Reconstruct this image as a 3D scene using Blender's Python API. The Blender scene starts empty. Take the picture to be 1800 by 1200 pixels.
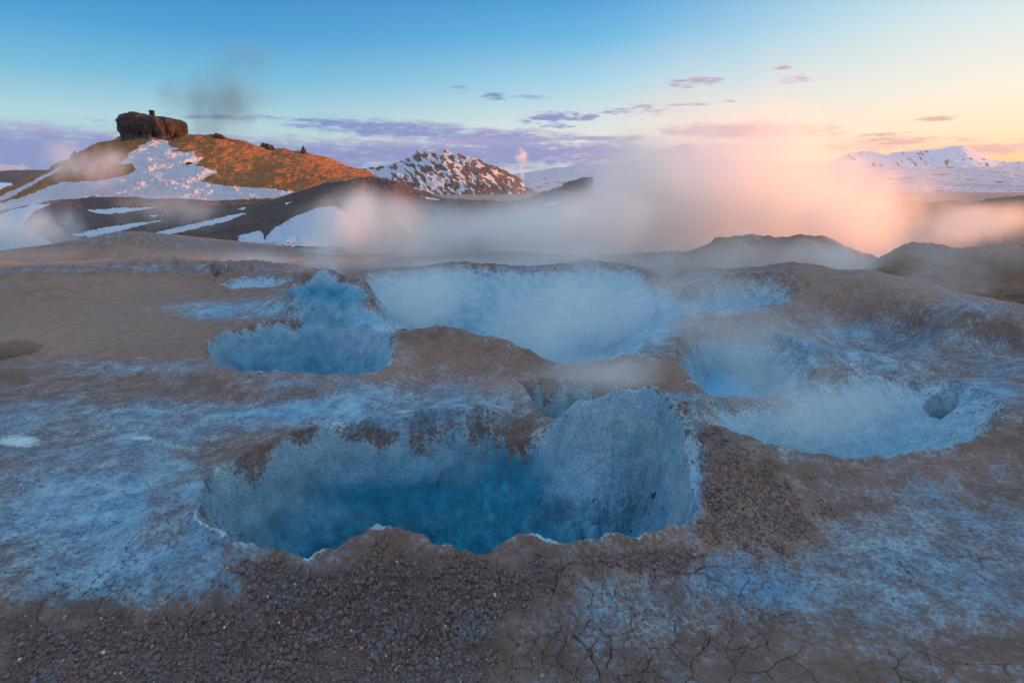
import bpy, math, random
import numpy as np
from math import radians, sin, cos, tan, atan, pi

# ------------------------------------------------------------------ camera, sky, sun, exposure
S = bpy.context.scene
HC = 2.4                      # lens height above the crater field
FPX = 1050.0                  # focal length in photo pixels (photo 1800 wide)
PITCH = math.atan(270 / FPX)  # downward tilt, horizon on row 330
cam_d = bpy.data.cameras.new("camera")
cam = bpy.data.objects.new("camera", cam_d)
S.collection.objects.link(cam)
cam.location = (0, 0, HC)
cam.rotation_euler = (pi / 2 - PITCH, 0, 0)
cam_d.sensor_width = 36.0
cam_d.lens = 36.0 * FPX / 1800.0
cam_d.clip_start = 0.05
cam_d.clip_end = 60000
S.camera = cam

SUN_AZ, SUN_EL = 85.0, 3.8     # degrees to the right of the view, above the horizon
sd_ = bpy.data.lights.new("sun", 'SUN')
sd_.energy = 5.0
sd_.angle = radians(0.6)
sd_.color = (1.0, 0.33, 0.075)
sun = bpy.data.objects.new("sun", sd_)
S.collection.objects.link(sun)
sun.location = (200, 60, 60)
# a sun lamp shines along its -Z: rotate so that -Z points away from the sun's place in the sky
from mathutils import Vector
sdir = Vector((sin(radians(SUN_AZ)) * cos(radians(SUN_EL)), cos(radians(SUN_AZ)) * cos(radians(SUN_EL)), sin(radians(SUN_EL))))
sun.rotation_euler = sdir.to_track_quat('Z', 'Y').to_euler()

S.view_settings.view_transform = 'Standard'
S.view_settings.look = 'None'
S.view_settings.exposure = 1.22
S.view_settings.gamma = 1.0
cy = S.cycles
cy.use_adaptive_sampling = True
cy.adaptive_threshold = 0.02
cy.max_bounces = 8
cy.diffuse_bounces = 2
cy.glossy_bounces = 2
cy.volume_bounces = 7
cy.transparent_max_bounces = 8
cy.volume_step_rate = 1.0
cy.volume_max_steps = 256
cy.use_denoising = True
cy.sample_clamp_indirect = 4

def lin(r, g, b, a=1.0):
    f = lambda c: (c / 255 / 12.92) if c / 255 <= 0.04045 else ((c / 255 + 0.055) / 1.055) ** 2.4
    return (f(r), f(g), f(b), a)

class NT:
    """small helper to wire shader nodes"""
    def __init__(s, tree):
        s.t = tree; s.n = tree.nodes; s.l = tree.links
        s.n.clear()
    def node(s, typ, **kw):
        nd = s.n.new(typ)
        for k, v in kw.items(): setattr(nd, k, v)
        return nd
    def put(s, sock, v):
        if isinstance(v, bpy.types.NodeSocket): s.l.new(v, sock)
        else: sock.default_value = v
    def m(s, op, a, b=None, c=None, clamp=False):
        nd = s.n.new('ShaderNodeMath'); nd.operation = op; nd.use_clamp = clamp
        s.put(nd.inputs[0], a)
        if b is not None: s.put(nd.inputs[1], b)
        if c is not None: s.put(nd.inputs[2], c)
        return nd.outputs[0]
    def ss(s, v, lo, hi, a=0.0, b=1.0, kind='SMOOTHSTEP'):
        nd = s.n.new('ShaderNodeMapRange'); nd.interpolation_type = kind
        s.put(nd.inputs[0], v); s.put(nd.inputs[1], lo); s.put(nd.inputs[2], hi); s.put(nd.inputs[3], a); s.put(nd.inputs[4], b)
        return nd.outputs[0]
    def mix(s, f, a, b, blend='MIX'):
        nd = s.n.new('ShaderNodeMix'); nd.data_type = 'RGBA'; nd.blend_type = blend
        s.put(nd.inputs[0], f); s.put(nd.inputs[6], a); s.put(nd.inputs[7], b)
        return nd.outputs[2]
    def noise(s, vec, scale, detail=4, rough=0.55, dist=0.0, dim='3D'):
        nd = s.n.new('ShaderNodeTexNoise'); nd.noise_dimensions = dim
        if vec is not None: s.l.new(vec, nd.inputs['Vector'])
        nd.inputs['Scale'].default_value = scale; nd.inputs['Detail'].default_value = detail
        nd.inputs['Roughness'].default_value = rough; nd.inputs['Distortion'].default_value = dist
        return nd.outputs[0]
    def attr(s, name):
        nd = s.n.new('ShaderNodeAttribute'); nd.attribute_name = name
        return nd.outputs['Fac']
    def acol(s, name):
        nd = s.n.new('ShaderNodeAttribute'); nd.attribute_name = name
        return nd.outputs['Color']
    def mapping(s, vec, scale=(1, 1, 1), loc=(0, 0, 0), rot=(0, 0, 0)):
        nd = s.n.new('ShaderNodeMapping'); s.l.new(vec, nd.inputs[0])
        nd.inputs['Scale'].default_value = scale; nd.inputs['Location'].default_value = loc; nd.inputs['Rotation'].default_value = rot
        return nd.outputs[0]
    def ramp(s, f, stops, interp='LINEAR'):
        nd = s.n.new('ShaderNodeValToRGB'); nd.color_ramp.interpolation = interp
        s.put(nd.inputs[0], f)
        e = nd.color_ramp.elements
        while len(e) < len(stops): e.new(0.5)
        for el, (p, c) in zip(e, stops): el.position = p; el.color = c
        return nd.outputs[0]

def build_world():
    w = bpy.data.worlds.new("World"); S.world = w; w.use_nodes = True
    g = NT(w.node_tree)
    tc = g.node('ShaderNodeTexCoord')
    nrm = g.node('ShaderNodeVectorMath', operation='NORMALIZE'); g.l.new(tc.outputs['Generated'], nrm.inputs[0])
    sep = g.node('ShaderNodeSeparateXYZ'); g.l.new(nrm.outputs[0], sep.inputs[0])
    az = g.m('MULTIPLY', g.m('ARCTAN2', sep.outputs[0], sep.outputs[1]), 180 / pi)
    el = g.m('MULTIPLY', g.m('ARCSINE', sep.outputs[2]), 180 / pi)
    t = g.m('DIVIDE', g.m('MAXIMUM', el, 0.0), 40.0)      # ramps run over 0..40 degrees
    P = lambda e: e / 40.0
    left = g.ramp(t, [(P(0), lin(120, 148, 200)), (P(3.0), lin(160, 196, 208)), (P(5.2), lin(160, 208, 216)), (P(8.5), lin(92, 178, 212)),
                      (P(12.0), lin(30, 148, 206)), (P(15.5), lin(0, 126, 196)), (P(26), lin(40, 145, 205)), (P(40), lin(95, 165, 215))])
    mid = g.ramp(t, [(P(0), lin(190, 190, 205)), (P(3.0), lin(226, 226, 212)), (P(5.5), lin(208, 224, 220)), (P(9.0), lin(150, 206, 226)),
                     (P(12.5), lin(80, 176, 220)), (P(15.5), lin(36, 150, 212)), (P(26), lin(60, 155, 210)), (P(40), lin(100, 168, 215))])
    right = g.ramp(t, [(P(0), lin(252, 158, 84)), (P(2.0), lin(255, 196, 116)), (P(4.2), lin(252, 226, 188)), (P(7.0), lin(238, 232, 214)),
                       (P(11.5), lin(206, 226, 228)), (P(15.5), lin(160, 208, 226)), (P(26), lin(110, 180, 218)), (P(40), lin(105, 170, 215))])
    glow = g.ramp(t, [(P(0), lin(255, 150, 60)), (P(4), lin(255, 200, 110)), (P(10), lin(255, 225, 170)), (P(22), lin(200, 205, 205)), (P(40), lin(120, 175, 215))])
    f1 = g.ss(az, -26.0, 14.0); f2 = g.ss(az, 4.0, 40.0); f3 = g.ss(az, 42.0, 74.0)
    c = g.mix(f2, g.mix(f1, left, mid), right)
    c = g.mix(f3, c, glow)
    # the other half of the sky, behind the camera: pale blue-violet dusk
    back = g.ramp(t, [(P(0), lin(175, 165, 195)), (P(6), lin(200, 180, 205)), (P(14), lin(130, 175, 218)), (P(40), lin(95, 165, 215))])
    fb = g.m('MAXIMUM', g.ss(az, -58.0, -100.0), g.ss(az, 95.0, 140.0))
    c = g.mix(fb, c, back)
    # clouds
    comb = g.node('ShaderNodeCombineXYZ'); g.l.new(az, comb.inputs[0]); g.l.new(el, comb.inputs[1])
    sv = g.mapping(comb.outputs[0], (0.16, 0.95, 1))
    n1 = g.noise(sv, 1.0, 7, 0.6, 0.3)
    sv2 = g.mapping(comb.outputs[0], (0.55, 2.6, 1), (3.7, 1.2, 0))
    n2 = g.noise(sv2, 1.0, 5, 0.6, 0.2)
    sv3 = g.mapping(comb.outputs[0], (1.3, 7.5, 1), (1.7, 4.2, 0)); n3_ = g.noise(sv3, 1.0, 5, 0.65, 0.4)
    nn = g.m('ADD', g.m('ADD', g.m('MULTIPLY', g.m('SUBTRACT', n1, 0.5), 1.2), g.m('MULTIPLY', g.m('SUBTRACT', n2, 0.5), 1.2)), g.m('MULTIPLY', g.m('SUBTRACT', n3_, 0.5), 0.9))
    def px2dir(px, py):
        u = (px - 900) / FPX; v = (py - 600) / FPX
        X = u; Y = cos(PITCH) - v * sin(PITCH); Z = -sin(PITCH) - v * cos(PITCH)
        return math.degrees(math.atan2(X, Y)), math.degrees(math.atan2(Z, math.hypot(X, Y)))
    # (px, py, half width, half height, slope(deg per deg), strength, noise)
    clouds = [(0, 258, 640, 52, .0, 1.25, .55), (420, 268, 460, 40, -.05, 1.1, .6), (620, 270, 520, 30, .0, 1.1, .6), (700, 228, 240, 22, -.10, 1.15, .6), (870, 246, 220, 26, -.06, 1.1, .6),
              (900, 270, 420, 34, .0, 1.1, .6), (560, 212, 60, 6, -.02, .9, .6), (400, 205, 110, 9, 0, .8, .9), (170, 211, 26, 5, 0, .9, .8), (215, 213, 20, 4, 0, .8, .8),
              (865, 168, 24, 8, -.2, .95, .9), (808, 154, 18, 4, -.1, .6, .9), (935, 171, 38, 4, -.1, .5, .8),
              (960, 208, 70, 11, .12, 1.0, 1.0), (985, 222, 44, 5, -.03, .9, .8), (1105, 194, 70, 10, .0, 1.0, 1.0), (1035, 206, 22, 7, 0, .8, .8),
              (1228, 144, 50, 10, .02, 1.25, .8), (1400, 139, 30, 8, .12, 1.1, .9), (1376, 119, 20, 5, 0, 1.0, .8), (1280, 178, 16, 3, 0, .8, .8),
              (1210, 184, 50, 3, 0, .6, .8), (1060, 245, 130, 8, 0, .8, 1.0), (1320, 232, 190, 22, -.04, 1.1, .8), (1642, 209, 38, 6, 0, 1.2, .6),
              (1600, 248, 110, 12, .03, 1.1, .9), (1700, 262, 160, 12, -.02, 1.1, .8), (1300, 262, 420, 18, 0, .6, .9), (1560, 236, 60, 4, 0, .8, .8),
              (270, 222, 70, 5, 0, .6, .9), (620, 248, 90, 6, 0, .5, 1.0)]
    tot = None; hi = None
    for (px, py, hw, hh, sl, st, nz) in clouds:
        a0, e0 = px2dir(px, py)
        wa = abs(px2dir(px + hw, py)[0] - px2dir(px - hw, py)[0]) / 2; wh = abs(px2dir(px, py + hh)[1] - px2dir(px, py - hh)[1]) / 2
        da = g.m('SUBTRACT', az, a0); de = g.m('SUBTRACT', el, e0)
        de = g.m('SUBTRACT', de, g.m('MULTIPLY', da, sl * 0.5))
        q = g.m('ADD', g.m('POWER', g.m('ABSOLUTE', g.m('DIVIDE', da, wa)), 2.0), g.m('POWER', g.m('ABSOLUTE', g.m('DIVIDE', de, wh)), 2.0))
        dns = g.m('ADD', g.m('SUBTRACT', 0.9 if hw > 90 else 0.95, q), g.m('MULTIPLY', nn, nz * (2.3 if hw > 90 else 3.4)))
        dd = g.m('MULTIPLY', g.ss(dns, -0.1, 1.3), st)
        up = g.m('MULTIPLY', dd, g.ss(g.m('ADD', g.m('DIVIDE', de, wh), g.m('MULTIPLY', nn, 0.5)), 0.30, 1.0))
        tot = dd if tot is None else g.m('MAXIMUM', tot, dd)
        hi = up if hi is None else g.m('MAXIMUM', hi, up)
    tot = g.m('MINIMUM', g.m('MULTIPLY', tot, 1.25), 0.95)
    fr = g.ss(az, 0.0, 36.0)
    low = g.mix(fr, lin(84, 122, 190), lin(205, 160, 160))
    top = g.mix(fr, lin(204, 164, 190), lin(250, 182, 150))
    cc = g.mix(g.m('MULTIPLY', hi, 0.75), low, top)
    c = g.mix(tot, c, cc)
    # below the horizon
    c = g.mix(g.ss(el, -0.5, -3.0), c, (0.06, 0.055, 0.06, 1))
    # brighter, softer zenith (never in view): keeps the ground lit from above
    c = g.mix(g.ss(el, 28.0, 55.0), c, (.72, .98, 1.30, 1))
    c = g.mix(g.m('MULTIPLY', g.m('MULTIPLY', fb, g.ss(el, 6.0, 20.0)), .7), c, (.66, .92, 1.25, 1))
    sky = g.node('ShaderNodeTexSky', sky_type='NISHITA')
    sky.sun_disc = False; sky.sun_elevation = radians(SUN_EL); sky.sun_rotation = radians(SUN_AZ)
    bg = g.node('ShaderNodeBackground'); g.l.new(c, bg.inputs[0]); bg.inputs[1].default_value = 0.45
    bg2 = g.node('ShaderNodeBackground'); g.l.new(sky.outputs[0], bg2.inputs[0]); bg2.inputs[1].default_value = 0.008
    add = g.node('ShaderNodeAddShader'); g.l.new(bg.outputs[0], add.inputs[0]); g.l.new(bg2.outputs[0], add.inputs[1])
    out = g.node('ShaderNodeOutputWorld'); g.l.new(add.outputs[0], out.inputs[0])
    w.cycles.sampling_method = 'MANUAL'; w.cycles.sample_map_resolution = 1024
build_world()

# ------------------------------------------------------------------ numeric helpers
def _h(ix, iy, iz, s):
    n = (ix.astype(np.int64) * 374761393 + iy.astype(np.int64) * 668265263 + iz * 2147483647 + s * 1274126177) & 0xffffffff
    n = ((n ^ (n >> 13)) * 1274126177) & 0xffffffff
    n = n ^ (n >> 16)
    return n
def gnoise(x, y, s=0):
    x = np.asarray(x, float); y = np.asarray(y, float)
    ix = np.floor(x).astype(np.int64); iy = np.floor(y).astype(np.int64); fx = x - ix; fy = y - iy
    ux = fx * fx * fx * (fx * (fx * 6 - 15) + 10); uy = fy * fy * fy * (fy * (fy * 6 - 15) + 10)
    def gr(a, b, dx, dy):
        t = _h(a, b, 0, s) * (2 * pi / 4294967296.0)
        return np.cos(t) * dx + np.sin(t) * dy
    a = gr(ix, iy, fx, fy); b = gr(ix + 1, iy, fx - 1, fy); c = gr(ix, iy + 1, fx, fy - 1); d = gr(ix + 1, iy + 1, fx - 1, fy - 1)
    return ((a * (1 - ux) + b * ux) * (1 - uy) + (c * (1 - ux) + d * ux) * uy) * 1.5
def fbm(x, y, o=4, s=0, g=0.5, l=2.03):
    r = 0; a = 1.0; f = 1.0; tt = 0
    for k in range(o):
        r = r + a * gnoise(x * f + 17.3 * k, y * f - 9.1 * k, s + k); tt += a; a *= g; f *= l
    return r / tt
def ridged(x, y, o=4, s=0, g=0.5):
    r = 0; a = 1.0; f = 1.0; tt = 0
    for k in range(o):
        r = r + a * (1 - 2 * np.abs(gnoise(x * f + 7.7 * k, y * f + 3.1 * k, s + k))); tt += a; a *= g; f *= 2.07
    return r / tt
def worley(x, y, s=0):
    ix = np.floor(x).astype(np.int64); iy = np.floor(y).astype(np.int64)
    f1 = np.full(x.shape, 9.0); f2 = np.full(x.shape, 9.0); idc = np.zeros(x.shape)
    for dx in (-1, 0, 1):
        for dy in (-1, 0, 1):
            cx = ix + dx; cy_ = iy + dy
            h = _h(cx, cy_, 0, s); h2 = _h(cx, cy_, 5, s + 77)
            px = cx + (h & 0xffff) / 65536.0; py = cy_ + (h2 & 0xffff) / 65536.0
            d = np.hypot(px - x, py - y)
            m = d < f1
            f2 = np.where(m, f1, np.minimum(f2, d)); idc = np.where(m, ((h >> 16) & 0xffff) / 65536.0, idc); f1 = np.where(m, d, f1)
    return f1, f2, idc
def gn3(x, y, z, s=0):
    ix = np.floor(x).astype(np.int64); iy = np.floor(y).astype(np.int64); iz = np.floor(z).astype(np.int64)
    fx = x - ix; fy = y - iy; fz = z - iz
    u, v, w = (f * f * (3 - 2 * f) for f in (fx, fy, fz))
    def val(a, b, c): return (_h(a, b + c * 7919, 0, s) & 0xffffff) / 8388608.0 - 1
    r = 0
    for dz, wz in ((0, 1 - w), (1, w)):
        for dy, wy in ((0, 1 - v), (1, v)):
            for dx, wx in ((0, 1 - u), (1, u)):
                r = r + val(ix + dx, iy + dy, iz + dz) * wx * wy * wz
    return r
def f3(x, y, z, o=3, s=0, g=.5):
    r = 0; a = 1.; f = 1.; t = 0
    for k in range(o):
        r = r + a * gn3(x * f + 3.3 * k, y * f + 1.7 * k, z * f + 5.1 * k, s + k); t += a; a *= g; f *= 2.05
    return r / t
def sstep(a, b, x):
    t = np.clip((x - a) / (b - a), 0, 1); return t * t * (3 - 2 * t)
def sdist(X, Y, poly):
    """signed distance to a polygon, positive inside"""
    P = np.asarray(poly, float); Q = np.roll(P, -1, 0)
    best = np.full(X.shape, 1e18); ins = np.zeros(X.shape, bool)
    for (ax, ay), (bx, by) in zip(P, Q):
        ex, ey = bx - ax, by - ay
        t = np.clip(((X - ax) * ex + (Y - ay) * ey) / (ex * ex + ey * ey + 1e-12), 0, 1)
        d = (X - ax - t * ex) ** 2 + (Y - ay - t * ey) ** 2
        best = np.minimum(best, d)
        c = (ay > Y) != (by > Y)
        if by != ay: ins ^= c & (X < (bx - ax) * (Y - ay) / (by - ay) + ax)
    d = np.sqrt(best)
    return np.where(ins, d, -d)

CP, SP = cos(PITCH), sin(PITCH)
def ray(px, py):
    u = (np.asarray(px, float) - 900) / FPX; v = (np.asarray(py, float) - 600) / FPX
    return u, CP - v * SP, -SP - v * CP
def at_z(px, py, z):
    X, Y, Z = ray(px, py); t = (z - HC) / Z
    return X * t, Y * t, np.asarray(z, float) + 0 * t
def at_d(px, py, d):
    """the point seen at a photo pixel, d metres ahead"""
    X, Y, Z = ray(px, py); t = d / Y
    return X * t, Y * t, HC + Z * t
def project(x, y, z):
    zz = z - HC
    depth = y * CP - zz * SP; up = y * SP + zz * CP
    depth = np.where(depth < 0.05, 0.05, depth)
    return 900 + FPX * x / depth, 600 - FPX * up / depth

def grid_mesh(name, XYZ, mat, attrs=None, facemask=None, closed=False, origin=None, smooth=True):
    """XYZ: (R, C, 3) sheet -> mesh object"""
    R, C = XYZ.shape[:2]
    idx = np.arange(R * C).reshape(R, C)
    if closed: idx = np.concatenate([idx, idx[:, :1]], 1)
    q = np.stack([idx[:-1, :-1], idx[:-1, 1:], idx[1:, 1:], idx[1:, :-1]], -1).reshape(-1, 4)
    if facemask is not None: q = q[facemask.reshape(-1)]
    V = XYZ.reshape(-1, 3)
    used, inv = np.unique(q, return_inverse=True)
    V = V[used]; q = inv.reshape(-1, 4)
    o = np.array(origin if origin is not None else (0, 0, 0), float)
    me = raw_mesh(name, V - o, q)
    if attrs:
        for k, a in attrs.items():
            at = me.attributes.new(k, 'FLOAT', 'POINT'); at.data.foreach_set('value', a.reshape(-1)[used].astype(np.float32))
    me.materials.append(mat)
    ob = bpy.data.objects.new(name, me); ob.location = o
    S.collection.objects.link(ob)
    return ob
def raw_mesh(name, V, q, smooth=True):
    k = q.shape[1]
    me = bpy.data.meshes.new(name)
    me.vertices.add(len(V)); me.vertices.foreach_set('co', V.astype(np.float32).ravel())
    me.loops.add(len(q) * k); me.loops.foreach_set('vertex_index', q.astype(np.int32).ravel())
    me.polygons.add(len(q)); me.polygons.foreach_set('loop_start', (np.arange(len(q)) * k).astype(np.int32))
    me.polygons.foreach_set('use_smooth', np.full(len(q), smooth))
    me.update(calc_edges=True)
    return me
def tag(o, label=None, cat=None, group=None, kind=None):
    if label: o['label'] = label
    if cat: o['category'] = cat
    if group: o['group'] = group
    if kind: o['kind'] = kind
    return o

# ------------------------------------------------------------------ materials
def new_mat(name):
    m = bpy.data.materials.new(name); m.use_nodes = True
    g = NT(m.node_tree)
    g.bs = g.node('ShaderNodeBsdfPrincipled'); g.out = g.node('ShaderNodeOutputMaterial')
    g.l.new(g.bs.outputs[0], g.out.inputs[0])
    g.bs.inputs['Roughness'].default_value = 0.9
    g.bs.inputs['Specular IOR Level'].default_value = 0.25
    g.pos = g.node('ShaderNodeNewGeometry').outputs['Position']
    return m, g
def bump(g, h, strength, dist):
    b = g.node('ShaderNodeBump'); g.put(b.inputs['Height'], h); b.inputs['Strength'].default_value = strength; b.inputs['Distance'].default_value = dist
    g.l.new(b.outputs[0], g.bs.inputs['Normal'])

def mud_material():
    m, g = new_mat("mineral_mud")
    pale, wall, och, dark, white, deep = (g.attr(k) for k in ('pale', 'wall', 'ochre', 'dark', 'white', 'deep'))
    nf = g.noise(g.pos, 26, 6, 0.68); nm = g.noise(g.pos, 5.0, 5, 0.6); ng = g.noise(g.pos, 110, 4, 0.65); nl = g.noise(g.pos, 0.9, 4, 0.55)
    brown = g.mix(g.ss(nm, .35, .65), (0.130, 0.080, 0.062, 1), (0.265, 0.165, 0.125, 1))
    brown = g.mix(g.ss(ng, .35, .7), brown, (0.15, 0.100, 0.084, 1))
    ochc = g.mix(g.ss(nf, .35, .65), (0.40, 0.23, 0.165, 1), (0.52, 0.34, 0.26, 1))
    brown = g.mix(och, brown, ochc)
    crust = g.mix(g.ss(nm, .3, .7), (0.13, 0.37, 0.56, 1), (0.32, 0.54, 0.66, 1))
    crust = g.mix(g.ss(nl, .4, .65, 0, .55), crust, (0.075, 0.31, 0.54, 1))
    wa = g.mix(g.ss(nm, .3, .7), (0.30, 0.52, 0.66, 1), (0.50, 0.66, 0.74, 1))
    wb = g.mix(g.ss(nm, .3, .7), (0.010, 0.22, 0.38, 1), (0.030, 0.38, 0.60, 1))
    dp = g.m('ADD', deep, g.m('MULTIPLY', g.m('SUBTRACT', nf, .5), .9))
    wallc = g.mix(g.m('MINIMUM', g.m('MAXIMUM', dp, 0.0), 1.0), wa, wb)  # walls shift to the darker blue with depth, standing in for shade
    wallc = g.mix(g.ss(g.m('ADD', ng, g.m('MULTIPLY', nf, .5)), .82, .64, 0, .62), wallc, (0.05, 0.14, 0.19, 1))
    # patchy crust: more cover where 'pale' is high, but always broken up by the noise
    k = g.m('ADD', g.m('MULTIPLY', g.m('SUBTRACT', nf, .5), 2.2), g.m('ADD', g.m('MULTIPLY', g.m('SUBTRACT', ng, .5), 1.1), g.m('MULTIPLY', g.m('SUBTRACT', nm, .5), .9)))
    cov = g.ss(g.m('ADD', g.m('MULTIPLY', k, .75), g.m('MULTIPLY', pale, 1.5)), .42, 1.20)
    c = g.mix(cov, brown, crust)
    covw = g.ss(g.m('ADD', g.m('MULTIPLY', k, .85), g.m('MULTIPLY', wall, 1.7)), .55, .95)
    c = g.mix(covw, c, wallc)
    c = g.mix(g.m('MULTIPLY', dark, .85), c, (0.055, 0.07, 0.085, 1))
    c = g.mix(g.ss(g.m('ADD', g.m('MULTIPLY', k, .35), white), .55, .85), c, (0.55, 0.72, 0.74, 1))
    g.l.new(c, g.bs.inputs['Base Color'])
    h = g.m('ADD', g.m('MULTIPLY', nf, .7), g.m('MULTIPLY', ng, .35))
    bump(g, g.m('ADD', h, g.m('MULTIPLY', g.noise(g.pos, 55, 3, .7), .5)), 1.0, 0.035)
    return m
MUD = mud_material()

def pool_material():
    m, g = new_mat("pool_mud")
    n = g.noise(g.pos, 1.6, 4, .5)
    g.l.new(g.mix(n, (0.06, 0.26, 0.42, 1), (0.12, 0.34, 0.50, 1)), g.bs.inputs['Base Color'])
    g.bs.inputs['Roughness'].default_value = 0.8; g.bs.inputs['Specular IOR Level'].default_value = .08
    bump(g, g.noise(g.pos, 9, 3, .5), .25, .02)
    return m
POOL = pool_material()

def hill_material(name, a, b, c2, snowc=(0.78, 0.80, 0.84, 1), scale=1.0, rock=(0.10, 0.075, 0.07, 1), snow_full=1.0):
    m, g = new_mat(name)
    sn, rk = g.attr('snow'), g.attr('rock')
    n1 = g.noise(g.pos, .11 * scale, 6, .6); n2 = g.noise(g.pos, .9 * scale, 6, .7); n3 = g.noise(g.pos, 3.2 * scale, 4, .7)
    c = g.mix(g.ss(n1, .35, .65), a, b)
    c = g.mix(g.ss(n2, .42, .68), c, c2)
    c = g.mix(rk, c, rock)
    k = g.m('ADD', g.m('MULTIPLY', sn, snow_full), g.m('ADD', g.m('MULTIPLY', g.m('SUBTRACT', n2, .5), .55), g.m('MULTIPLY', g.m('SUBTRACT', n3, .5), .35)))
    cv = g.ss(k, .46, .58)
    c = g.mix(cv, c, snowc)
    g.l.new(c, g.bs.inputs['Base Color'])
    bump(g, g.m('ADD', g.m('ADD', n2, g.m('MULTIPLY', n3, .5)), g.m('MULTIPLY', g.noise(g.pos, .35 * scale, 3, .6), .8)), 1.0, 1.0 / scale)
    return m

# ------------------------------------------------------------------ the crater field: one ground sheet with the mud pots sunk into it
CRATERS = [
 # name-key, rim [(px,py,z)...], depth, wall width, lip, gouge noise
 dict(key='front', rough=0.8, warp=1, sat=1.15, depth=1.6, w=.90, lip=.05, nz=.10, pw=2.3, wall=1.0,
  rim=[(345,880,.02),(365,850,.02),(400,825,.03),(450,795,.03),(520,765,.03),(600,748,.03),(700,735,.04),(800,724,.06),(860,722,.08),(900,738,.06),(940,752,.02),(965,749,.06),
       (985,738,.14),(1005,724,.26),(1030,712,.36),(1058,708,.40),(1080,697,.46),(1110,691,.50),(1145,695,.49),(1172,704,.46),(1192,735,.38),(1203,775,.28),(1210,820,.19),(1214,865,.11),(1222,905,.06),(1200,930,.04),
       (1130,946,.03),(1080,957,.03),(1000,963,.03),(940,955,.04),(890,962,.05),(840,978,.05),(800,972,.07),(745,950,.09),(700,938,.16),(672,930,.19),(645,945,.13),(610,966,.08),(545,990,.02),(500,975,.03),(430,962,.03),(385,945,.02),(355,915,.02)]),
 dict(key='left', rough=0.6, warp=0.7, sat=1.0, depth=1.15, w=.95, lip=.04, nz=.08, pw=2.0, wall=1.0,
  rim=[(362,610,0),(385,588,.0),(450,573,.02),(520,567,.05),(600,570,.09),(650,576,.12),(690,588,.20),(700,606,.16),(690,632,.10),(676,655,.04),(640,664,.02),(580,664,.0),(510,660,.0),(440,656,.0),(390,648,.0),(365,632,.0)]),
 dict(key='cone', rough=0.35, warp=0.3, sat=.4, depth=.55, w=.55, lip=.03, nz=.05, pw=1.6, wall=.7,
  rim=[(512,503,.62),(528,490,.70),(550,480,.80),(578,472,.90),(600,484,.80),(620,500,.70),(602,509,.66),(565,505,.68),(535,505,.64)]),
 dict(key='basin', rough=0.35, warp=1, sat=.38, depth=1.5, w=2.2, lip=.03, nz=.15, pw=1.4, wall=.66,
  rim=[(615,505,.50),(640,478,.35),(700,473,.38),(760,469,.45),(800,462,.58),(850,465,.52),(900,468,.42),(960,467,.38),(1050,462,.38),(1120,470,.26),(1150,500,.16),(1160,540,.08),(1150,585,.10),(1140,625,.18),(1060,640,.10),(980,640,.10),(920,625,.20),(860,606,.28),(790,590,.35),(720,588,.30),(690,575,.15),(655,545,.3)]),
 dict(key='far', rough=0.3, warp=1, sat=.25, depth=.8, w=1.1, lip=.03, nz=.15, pw=1.7, wall=.55,
  rim=[(1178,538,.12),(1195,515,.18),(1225,497,.25),(1270,484,.32),(1340,482,.34),(1395,492,.32),(1425,508,.28),(1395,524,.24),(1330,541,.18),(1270,549,.14),(1215,551,.10)]),
 dict(key='lake', rough=0.35, warp=1, sat=.5, depth=.98, w=1.15, lip=.02, nz=.06, pw=2.0, wall=.75,
  rim=[(1185,612,.12),(1200,580,.16),(1240,562,.22),(1290,560,.24),(1345,576,.22),(1385,600,.18),(1415,625,.12),(1432,655,.04),(1420,682,-.08),(1380,696,-.12),(1310,701,-.12),(1245,699,-.10),(1215,675,.02),(1195,640,.12)]),
 dict(key='saddle', rough=0.6, warp=0.7, sat=.1, depth=1.0, w=.4, lip=.02, nz=.06, pw=2.4, wall=.85,
  rim=[(912,672,.10),(928,690,.06),(942,712,.02),(958,732,.0),(1000,742,.0),(1060,745,.0),(1130,738,.0),(1175,715,.0),(1150,694,.04),(1090,680,.06),(1010,671,.08),(950,668,.10)]),
 dict(key='right', rough=0.35, warp=1, sat=.35, depth=.68, w=1.5, lip=.03, nz=.08, pw=1.5, wall=.72,
  rim=[(1205,716,.28),(1232,744,.32),(1300,772,.22),(1365,790,.12),(1430,803,.05),(1500,812,.0),(1560,808,.0),(1620,795,.0),(1680,785,.02),(1725,772,.05),(1755,748,.08),(1768,715,.12),(1745,695,.08),(1690,676,.04),(1610,668,.02),(1520,672,.0),(1430,690,-.05),(1330,706,-.08),(1250,704,.0)]),
 dict(key='vent', depth=.55, w=.22, lip=.02, nz=.03, pw=2.0, wall=.2, sunk=True,
  rim=[(1622,742,-.42),(1632,732,-.38),(1650,729,-.36),(1670,735,-.36),(1678,745,-.38),(1665,758,-.43),(1648,764,-.46),(1632,755,-.45)]),
 dict(key='edge', depth=.6, w=.5, lip=.03, nz=.05, pw=1.8, wall=.0,
  rim=[(-60,596,.05),(-20,588,.05),(30,584,.05),(62,587,.05),(76,594,.03),(60,604,0),(30,613,0),(0,618,0),(-50,622,0)]),
 dict(key='smallfar', depth=.8, w=.8, lip=.05, nz=.1, pw=2.0, wall=.1,
  rim=[(350,476,.1),(358,466,.3),(385,462,.35),(412,466,.3),(418,474,.15),(405,481,.05),(375,483,.05)]),
 dict(key='pan', depth=.6, w=1.2, lip=.04, nz=.1, pw=1.5, wall=.9,
  rim=[(385,494,0),(410,484,.1),(470,478,.2),(525,476,.25),(533,483,.2),(500,491,.05),(450,498,0),(405,500,0)]),
]
CTRL = []  # (x,y,z)
def ctl(lst):
    for px, py, z in lst: CTRL.append(at_z(px, py, z))
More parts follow.
